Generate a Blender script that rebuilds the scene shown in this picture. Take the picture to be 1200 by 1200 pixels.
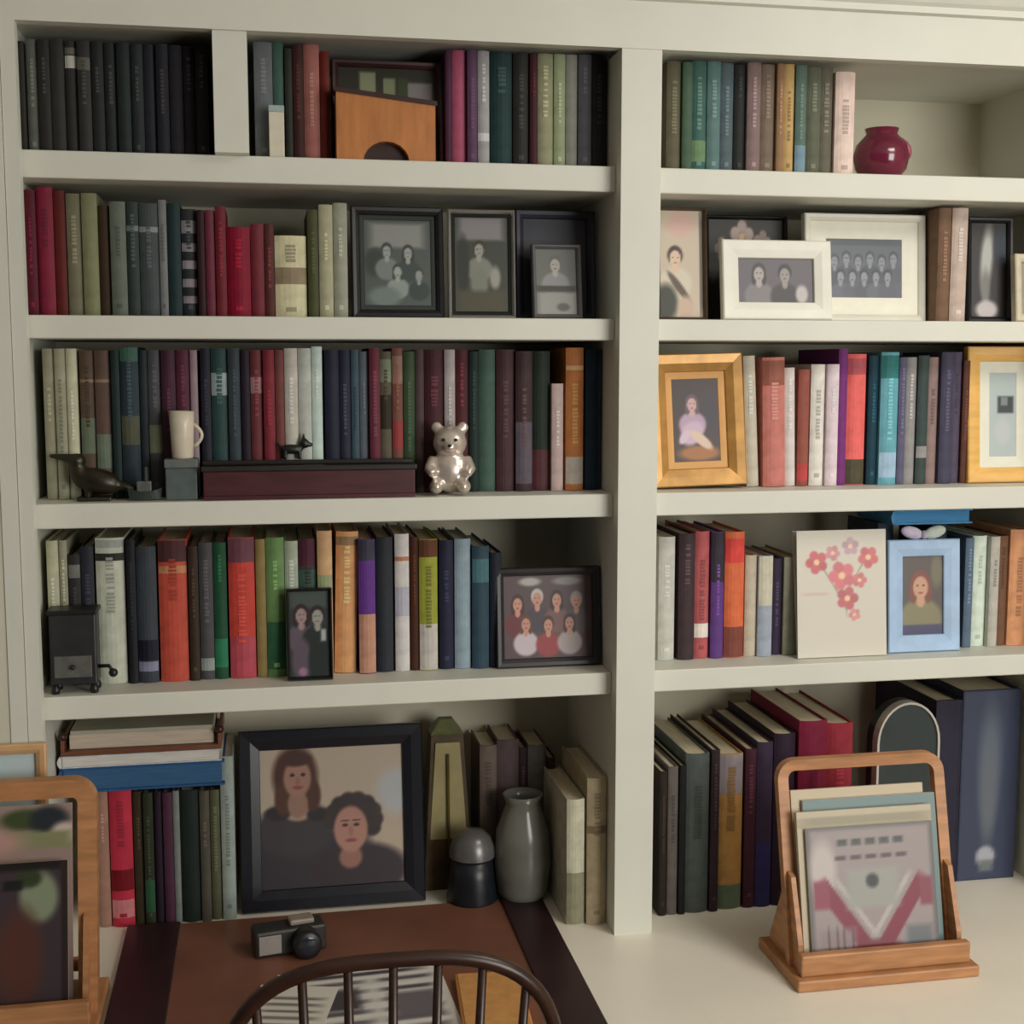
import bpy, bmesh, math, random
from math import sin, cos, pi, radians
from mathutils import Vector, Matrix
random.seed(11)
for o in list(bpy.data.objects): bpy.data.objects.remove(o)
SC = bpy.context.scene
COL = SC.collection

# ---------------------------------------------------------------- camera
cam_d = bpy.data.cameras.new('camera'); cam = bpy.data.objects.new('camera', cam_d); COL.objects.link(cam)
cam.location = (0.3396, -2.044, 1.7105)
cam_d.sensor_width = 36; cam_d.lens = 36*1538.1/1200; cam_d.clip_start = .05
fw = Vector((sin(.18652)*cos(.11075), cos(.18652)*cos(.11075), -sin(.11075)))
cam.rotation_euler = fw.to_track_quat('-Z', 'Y').to_euler()
SC.camera = cam
# ---------------------------------------------------------------- light
world = bpy.data.worlds.new('world'); SC.world = world; world.use_nodes = True
wb = world.node_tree.nodes['Background']; wb.inputs[0].default_value = (.88, .95, 1, 1); wb.inputs[1].default_value = .15
def area(name, loc, target, sx, sy, power, color):
    d = bpy.data.lights.new(name, 'AREA'); d.shape = 'RECTANGLE'; d.size = sx; d.size_y = sy; d.energy = power; d.color = color
    o = bpy.data.objects.new(name, d); COL.objects.link(o); o.location = loc
    o.rotation_euler = (Vector(target)-Vector(loc)).to_track_quat('-Z', 'Y').to_euler()
    return o
area('window_daylight', (2.62, -3.2, 1.7), (1.1, .1, 1.4), 1.7, 1.5, 185, (1, .985, .93))
area('counter_fill_light', (1.75, -.95, 2.5), (1.65, -.75, .6), .5, .5, 23, (1, .94, .85))  # unseen warm fill, added overhead to brighten the right end of the counter
SC.view_settings.view_transform = 'Standard'; SC.view_settings.look = 'None'
SC.view_settings.gamma = 1; SC.view_settings.use_curve_mapping = False
SC.view_settings.exposure = -1.34

# ---------------------------------------------------------------- materials
def lin(c):
    c = c/255
    return c/12.92 if c <= .04045 else ((c+.055)/1.055)**2.4
MATS = {}
def mat(rgb, rough=.6, var=.12, scale=60, bump=.0, metal=0, gain=1.0, trans=0, stretch=None, coat=0):
    key = (tuple(rgb), rough, var, scale, bump, metal, gain, trans, stretch, coat)
    if key in MATS: return MATS[key]
    m = bpy.data.materials.new('surface'); m.use_nodes = True
    nt = m.node_tree; b = nt.nodes['Principled BSDF']
    c = [min(.92, lin(v)*gain) for v in rgb]
    b.inputs['Roughness'].default_value = rough; b.inputs['Metallic'].default_value = metal
    b.inputs['Transmission Weight'].default_value = trans; b.inputs['Coat Weight'].default_value = coat
    if rough > .55: b.inputs['Specular IOR Level'].default_value = .25
    tc = nt.nodes.new('ShaderNodeTexCoord'); mp = nt.nodes.new('ShaderNodeMapping')
    nt.links.new(tc.outputs['Object'], mp.inputs[0])
    if stretch: mp.inputs['Scale'].default_value = stretch
    n = nt.nodes.new('ShaderNodeTexNoise'); n.inputs['Scale'].default_value = scale; n.inputs['Detail'].default_value = 3
    nt.links.new(mp.outputs[0], n.inputs['Vector'])
    r = nt.nodes.new('ShaderNodeValToRGB')
    r.color_ramp.elements[0].position = .3; r.color_ramp.elements[1].position = .7
    r.color_ramp.elements[0].color = (*[v*(1-var) for v in c], 1)
    r.color_ramp.elements[1].color = (*[min(1, v*(1+var)) for v in c], 1)
    nt.links.new(n.outputs['Fac'], r.inputs[0]); nt.links.new(r.outputs[0], b.inputs['Base Color'])
    if bump:
        bp = nt.nodes.new('ShaderNodeBump'); bp.inputs['Strength'].default_value = bump; bp.inputs['Distance'].default_value = .002
        nt.links.new(n.outputs['Fac'], bp.inputs['Height']); nt.links.new(bp.outputs[0], b.inputs['Normal'])
    MATS[key] = m
    return m
def print_mat():
    if 'print' in MATS: return MATS['print']
    m = bpy.data.materials.new('printed_paper'); m.use_nodes = True; nt = m.node_tree
    a = nt.nodes.new('ShaderNodeAttribute'); a.attribute_name = 'Col'
    b = nt.nodes['Principled BSDF']; b.inputs['Roughness'].default_value = .42
    nt.links.new(a.outputs['Color'], b.inputs['Base Color']); MATS['print'] = m
    return m
PAINT = mat((221, 221, 209), .5, .025, 9)
COUNTER = mat((247, 239, 224), .38, .03, 7)
GAIN = 1.08                       # photographed book colours to cloth reflectance
def cloth(rgb, rough=.62):
    g = sum(rgb)/3; rgb = tuple(round(v*.95+g*.05) for v in rgb)
    return mat(rgb, rough, .14, 45, .12, gain=GAIN)
PAGES = mat((222, 210, 182), .8, .1, 300, stretch=(1, .05, .05))
WOOD = mat((184, 130, 86), .45, .2, 14, .05, stretch=(1, 1, 6))
DARKWOOD = mat((56, 30, 26), .35, .25, 16, .05)
BLACK = mat((26, 26, 28), .4, .15, 30)

# ---------------------------------------------------------------- mesh helpers
class MB:
    def __init__(s): s.v = []; s.f = []
    def add(s, vs, fs):
        n = len(s.v); s.v += [tuple(v) for v in vs]; s.f += [tuple(i+n for i in f) for f in fs]; return s
    def box(s, x0, x1, y0, y1, z0, z1, M=None, bev=0):
        if bev:
            bm = bmesh.new(); bmesh.ops.create_cube(bm, size=1)
            bmesh.ops.scale(bm, vec=(x1-x0, y1-y0, z1-z0), verts=bm.verts)
            bmesh.ops.translate(bm, vec=((x0+x1)/2, (y0+y1)/2, (z0+z1)/2), verts=bm.verts)
            bmesh.ops.bevel(bm, geom=bm.edges[:], offset=bev, segments=2, affect='EDGES', profile=.5)
            vs = [v.co.copy() for v in bm.verts]; bm.verts.index_update(); fs = [[v.index for v in f.verts] for f in bm.faces]; bm.free()
        else:
            vs = [Vector(p) for p in ((x0,y0,z0),(x1,y0,z0),(x1,y1,z0),(x0,y1,z0),(x0,y0,z1),(x1,y0,z1),(x1,y1,z1),(x0,y1,z1))]
            fs = [(0,3,2,1),(4,5,6,7),(0,1,5,4),(1,2,6,5),(2,3,7,6),(3,0,4,7)]
        if M: vs = [M @ v for v in vs]
        return s.add(vs, fs)
    def prism(s, pts, y0, y1):                     # outline in x,z (counter-clockwise seen from -y)
        n = len(pts)
        vs = [(x, y0, z) for x, z in pts]+[(x, y1, z) for x, z in pts]
        fs = [tuple(range(n)), tuple(range(2*n-1, n-1, -1))]+[(i, i+n, (i+1) % n+n, (i+1) % n) for i in range(n)]
        return s.add(vs, fs)
    def lathe(s, prof, seg=32, c=(0, 0, 0), axis='z'):
        vs = []; fs = []
        for r, z in prof:
            for k in range(seg):
                a = 2*pi*k/seg
                p = (r*cos(a), r*sin(a), z) if axis == 'z' else (r*cos(a), z, r*sin(a))
                vs.append((p[0]+c[0], p[1]+c[1], p[2]+c[2]))
        for i in range(len(prof)-1):
            for k in range(seg):
                q = (i*seg+k, i*seg+(k+1) % seg, (i+1)*seg+(k+1) % seg, (i+1)*seg+k)
                fs.append(q if axis == 'z' else q[::-1])
        return s.add(vs, fs)
    def tube(s, pts, r, seg=10, cap=True):
        pts = [Vector(p) for p in pts]; n = len(pts); rs = r if isinstance(r, (list, tuple)) else [r]*n
        vs = []; fs = []; ref = None
        for i, p in enumerate(pts):
            t = (pts[min(i+1, n-1)]-pts[max(i-1, 0)]).normalized()
            if ref is None: ref = t.orthogonal().normalized()
            ref = (ref-t*ref.dot(t)).normalized(); b = t.cross(ref)
            for k in range(seg):
                a = 2*pi*k/seg; vs.append(p+(ref*cos(a)+b*sin(a))*rs[i])
        for i in range(n-1):
            for k in range(seg): fs.append((i*seg+k, i*seg+(k+1) % seg, (i+1)*seg+(k+1) % seg, (i+1)*seg+k))
        if cap: fs += [tuple(range(seg-1, -1, -1)), tuple(range((n-1)*seg, n*seg))]
        return s.add(vs, fs)
    def ball(s, c, r, M=None, seg=16, rings=10):
        r = r if isinstance(r, (tuple, list)) else (r, r, r)
        vs = [(0, 0, -1)]; fs = []
        for i in range(1, rings):
            a = -pi/2+pi*i/rings
            for k in range(seg): vs.append((cos(a)*cos(2*pi*k/seg), cos(a)*sin(2*pi*k/seg), sin(a)))
        vs.append((0, 0, 1)); top = len(vs)-1
        for k in range(seg):
            fs.append((0, 1+(k+1) % seg, 1+k)); fs.append((top, top-seg+k, top-seg+(k+1) % seg))
        for i in range(rings-2):
            for k in range(seg):
                a = 1+i*seg; fs.append((a+k, a+(k+1) % seg, a+seg+(k+1) % seg, a+seg+k))
        out = []
        for v in vs:
            q = Vector((v[0]*r[0], v[1]*r[1], v[2]*r[2]))
            if M: q = M @ q
            out.append(q+Vector(c))
        return s.add(out, fs)
    def build(s, name, m, parent=None, smooth=False, **kw):
        me = bpy.data.meshes.new(name); me.from_pydata(s.v, [], s.f); me.update()
        if smooth:
            for p in me.polygons: p.use_smooth = True
        me.materials.append(m)
        o = bpy.data.objects.new(name, me); COL.objects.link(o)
        if parent: o.parent = parent
        return tag(o, **kw)
def tag(o, label=None, cat=None, group=None, kind=None):
    if label: o['label'] = label
    if cat: o['category'] = cat
    if group: o['group'] = group
    if kind: o['kind'] = kind
    return o
def thing(name, label, cat, loc, group=None, rot=(0, 0, 0)):
    o = bpy.data.objects.new(name, None); COL.objects.link(o); o.location = (loc[0], loc[1], loc[2]+(.0004 if loc[2] > .1 else 0)); o.rotation_euler = rot
    o.empty_display_size = .03
    return tag(o, label, cat, group)
def fuse(o, voxel=.003, it=6):                       # one continuous skin over joined volumes
    r = o.modifiers.new('skin', 'REMESH'); r.mode = 'VOXEL'; r.voxel_size = voxel; r.use_smooth_shade = True
    s = o.modifiers.new('soften', 'SMOOTH'); s.iterations = it; s.factor = .5
    return o
def picture(name, w, h, bg, blobs, parent, loc=(0, 0, 0), res=60, thick=.0012, gain=GAIN, back=True):
    """A flat print: a fine grid of coloured points facing -y, lower edge centred on loc."""
    nx = max(8, int(res*min(1.4, w/h))); nz = max(8, int(res*min(1.4, h/w)))
    vs = []; cs = []
    for j in range(nz+1):
        for i in range(nx+1):
            u, v = i/nx, j/nz
            vs.append(((u-.5)*w, 0, v*h))
            c = [float(q) for q in bg] if not callable(bg) else list(bg(u, v))
            for bl in blobs:
                k, cx, cy, rx, ry, col = bl[:6]; soft = .6*bl[6] if len(bl) > 6 else .08; rot = bl[7] if len(bl) > 7 else 0
                dx, dy = u-cx, v-cy
                if rot: dx, dy = dx*cos(rot)+dy*sin(rot), -dx*sin(rot)+dy*cos(rot)
                dx /= rx; dy /= ry
                d = math.hypot(dx, dy) if k == 'e' else max(abs(dx), abs(dy))
                a = min(1, max(0, (1+soft-d)/(2*soft)))
                c = [p*(1-a)+q*a for p, q in zip(c, col)]
            cs.append(c)
    fs = [(j*(nx+1)+i, j*(nx+1)+i+1, (j+1)*(nx+1)+i+1, (j+1)*(nx+1)+i) for j in range(nz) for i in range(nx)]
    n0 = len(vs)
    if back:
        vs += [(-w/2, thick, 0), (w/2, thick, 0), (w/2, thick, h), (-w/2, thick, h)]; cs += [(190, 184, 170)]*4
        a, b, c_, d = 0, nx, n0-1, n0-1-nx
        fs += [(n0+1, n0, n0+3, n0+2), (a, n0, n0+1, b), (b, n0+1, n0+2, c_), (c_, n0+2, n0+3, d), (d, n0+3, n0, a)]
    me = bpy.data.meshes.new(name); me.from_pydata(vs, [], fs); me.update()
    at = me.attributes.new('Col', 'FLOAT_COLOR', 'POINT')
    for i, c in enumerate(cs): at.data[i].color = (*[min(.92, lin(max(0, q))*gain) for q in c], 1)
    me.materials.append(print_mat())
    o = bpy.data.objects.new(name, me); COL.objects.link(o); o.location = loc
    if parent: o.parent = parent
    return o
def person(cx, cy, s, asp, skin, hair, dress, long=False):
    """Printed head and shoulders: s = head half-height in picture heights, asp = print height / width."""
    k = asp*s
    b = [('e', cx, cy-2.5*s, 1.75*k, 1.55*s, dress, .2), ('e', cx, cy-1.1*s, .35*k, .5*s, skin, .3), ('e', cx, cy+.22*s, .82*k, .95*s, hair, .2)]
    if long: b += [('e', cx-.6*k, cy-.5*s, .3*k, .8*s, hair, .3), ('e', cx+.6*k, cy-.5*s, .3*k, .8*s, hair, .3)]
    d = tuple(v*.45 for v in skin)
    return b+[('e', cx, cy-.12*s, .6*k, .82*s, skin, .15), ('e', cx-.24*k, cy+.02*s, .1*k, .08*s, d, .4), ('e', cx+.24*k, cy+.02*s, .1*k, .08*s, d, .4), ('e', cx, cy-.52*s, .2*k, .07*s, (skin[0]*.8, skin[1]*.5, skin[2]*.5), .4)]
def flower(cx, cy, r, asp, c):
    return [('e', cx+.62*r*asp*cos(2*pi*i/5+cx*9), cy+.62*r*sin(2*pi*i/5+cx*9), .42*r*asp, .42*r, tuple(v*(1-.06*(i % 2)) for v in c), .3) for i in range(5)]+[('e', cx, cy, .25*r*asp, .25*r, (236, 196, 150), .3)]
def moulding(w, h, bw, th, lip=.0):
    """Mitred rectangular frame, front at y=0, raised outer rim, lower edge z=0."""
    mb = MB(); prof = [(0, th), (0, .002), (.002, 0), (bw*.55, lip*.3), (bw-.001, lip+.001), (bw, lip+.003), (bw, th)]
    n = len(prof); vs = []
    for sx, sz in ((-1, 0), (1, 0), (1, 1), (-1, 1)):
        for d, y in prof: vs.append((sx*(w/2-d), y, d if sz == 0 else h-d))
    fs = []
    for k in range(4):
        a, b = k*n, ((k+1) % 4)*n
        for i in range(n): j = (i+1) % n; fs.append((a+i, b+i, b+j, a+j))
    return mb.add(vs, fs)
def photo_frame(name, label, cat, x0, x1, z, h, y, bw, fm, bg, blobs, mw=0, mcol=(235, 232, 222), tilt=6, th=.016, group=None, rz=0, lean=0, gain=GAIN, lip=.003, leg=True, res=60):
    w = x1-x0
    t = thing(name, label, cat, ((x0+x1)/2, y, z+th*sin(radians(tilt))+w/2*abs(sin(radians(lean)))), group, (-radians(tilt), radians(lean), radians(rz)))
    moulding(w, h, bw, th, lip).build('frame_moulding', fm, t)
    ix, iz = w-2*bw+.002, h-2*bw+.002
    if mw:
        moulding(ix, iz, mw, .003, 0).build('mat_board', mat(mcol, .8, .03, 40, gain=1.15), t).location = (0, lip+.004, bw-.001)
    picture('photo_print', ix-2*mw*.98, iz-2*mw*.98, bg, blobs, t, (0, lip+.0055, bw-.001+mw*.98), gain=gain, res=res)
    MB().box(-w/2+.003, w/2-.003, lip+.0075, th-.001, .003, h-.003).build('backing_board', BLACK, t)
    if leg:
        a, e = radians(tilt), radians(15); hs = h*.6
        ln = hs*cos(a)/cos(e-a)-.0012          # runs from the board down to the shelf
        fy, fz = th-.0008+ln*sin(e), hs-ln*cos(e)
        vs = [(-.016, th-.0008, hs), (.016, th-.0008, hs), (.016, fy, fz), (-.016, fy, fz)]
        MB().add(vs+[(p, q+.0025, r_+.0006) for p, q, r_ in vs], [(0,1,2,3),(7,6,5,4),(0,4,5,1),(1,5,6,2),(2,6,7,3),(3,7,4,0)]).build('easel_leg', BLACK, t)
    return t

# ---------------------------------------------------------------- the built-in bookcase and room
W1, PW, XR = 0.9, .0652, 1.72
X2 = W1+PW
BACK, REC = .36, .03
SH = [(2.0271, 1.9867), (1.7863, 1.7517), (1.5023, 1.4643), (1.2035, 1.1666)]
TOP, CZ = 2.203, .76
def struct(name, mb, m=PAINT, parent=None): return mb.build(name, m, parent, kind='structure' if not parent else None)
struct('floor', MB().box(-2.2, 4.2, -4.4, .5, -.05, 0), mat((120, 84, 56), .4, .2, 5, stretch=(1, 8, 1)))
struct('ceiling', MB().box(-2.2, 4.2, -4.4, .5, 2.56, 2.62), mat((238, 236, 230), .8, .02, 6))
struct('wall_back', MB().box(-2.2, 4.2, .40, .5, 0, 2.56), mat((190, 186, 168), .7, .03, 6))
struct('wall_left', MB().box(-2.2, -.045, -.004, .40, CZ+.0, 2.56), mat((212, 209, 190), .6, .03, 6))
rw = struct('wall_right', MB().box(2.75, 2.85, -4.4, -4.25, 0, 2.56).box(2.75, 2.85, -2.35, .4, 0, 2.56).box(2.75, 2.85, -4.25, -2.35, 0, .75).box(2.75, 2.85, -4.25, -2.35, 2.65-.25, 2.56), mat((206, 202, 186), .7, .03, 6))
win = struct('window_1', MB().box(2.73, 2.77, -4.29, -4.23, .72, 2.43).box(2.73, 2.77, -2.37, -2.31, .72, 2.43).box(2.73, 2.77, -4.29, -2.31, 2.38, 2.44).box(2.7, 2.77, -4.29, -2.31, .69, .75).box(2.76, 2.8, -3.32, -3.28, .75, 2.4))
BC = thing('built_in_bookcase', 'cream painted built-in bookcase holding all the books in two bays', 'bookcase', (.84, .36, CZ))
BC.location = (0, 0, 0)
def cpart(name, mb, m=PAINT): return mb.build(name, m, BC)
cpart('face_stile', MB().box(-.045, -.0215, -.006, .02, CZ, 2.205).box(-.0205, 0, -.004, .02, CZ, 2.205))
cpart('side_panel', MB().box(-.045, -.012, .02, BACK, CZ, TOP+.02))
cpart('post', MB().box(W1, X2, 0, BACK, CZ, TOP))
cpart('side_panel', MB().box(XR, XR+.03, .02, BACK, CZ, TOP+.02))
cpart('face_stile', MB().box(XR-.004, XR+.09, -.003, .02, CZ, TOP))
cpart('back_panel', MB().box(-.045, XR+.09, BACK, .398, CZ, 2.39), mat((214, 208, 186), .6, .03, 8))
cpart('top_board', MB().box(-.045, XR+.09, .02, BACK, TOP+.012, TOP+.04))
cpart('top_rail', MB().box(-.045, XR+.09, -.002, .02, TOP, 2.275))
crown = MB()
prof = [(-.002, 2.275), (-.012, 2.277), (-.012, 2.287), (-.018, 2.292), (-.03, 2.31), (-.055, 2.335), (-.062, 2.355), (-.062, 2.40), (.02, 2.40), (.02, 2.275)]
crown.add([(-.3, y, z) for y, z in prof]+[(XR+.3, y, z) for y, z in prof], [tuple(range(9, -1, -1)), tuple(range(10, 20))]+[(i, (i+1) % 10, (i+1) % 10+10, i+10) for i in range(10)])
cpart('crown_moulding', crown)
for n, (a, b) in enumerate(SH):
    for x0, x1 in ((-.012, W1), (X2, XR)):
        cpart('shelf', MB().box(x0, x1, REC, BACK, b, a, bev=.002))
cpart('cubby_divider', MB().box(.276, .326, .004, BACK, SH[0][0], TOP+.012))
struct('wall_front', MB().box(-.3, XR+.3, .021, .40, 2.40, 2.56))
MB().box(-.6, 2.6, -.44, .40, CZ-.04, CZ, bev=.004).build('countertop', COUNTER, None, label='cream countertop running under the bookcase, used as a desk', cat='countertop')
for k in range(3):
    x = X2+.04+k*.5
    t = thing('base_cabinet', ['cream base cabinet next to the chair knee space under the bookcase post', 'cream base cabinet under the bentwood rack with the patterned card', 'cream base cabinet furthest from the chair, under the counter end'][k], 'cabinet', (x+.235, -.4, 0), 'base cabinets under the counter')
    MB().box(-.248, .248, 0, .76, .08, CZ-.04).box(-.248, .248, .06, .76, 0, .08).build('body', PAINT, t)
    d = MB().box(-.235, .235, -.02, 0, .11, CZ-.06, bev=.003).build('door', PAINT, t)
    MB().ball((.195, -.03, .6), .014).build('knob', mat((150, 140, 120), .3, .05, metal=1), d, True)
t = thing('base_cabinet', 'narrow cream base cabinet beside the chair knee space', 'cabinet', (-.33, -.4, 0))
MB().box(-.26, .26, 0, .76, 0, CZ-.04).build('body', PAINT, t)
d = MB().box(-.25, .25, -.02, 0, .05, CZ-.06, bev=.003).build('door', PAINT, t)
MB().ball((.2, -.03, .6), .014).build('knob', mat((150, 140, 120), .3, .05, metal=1), d, True)

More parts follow.
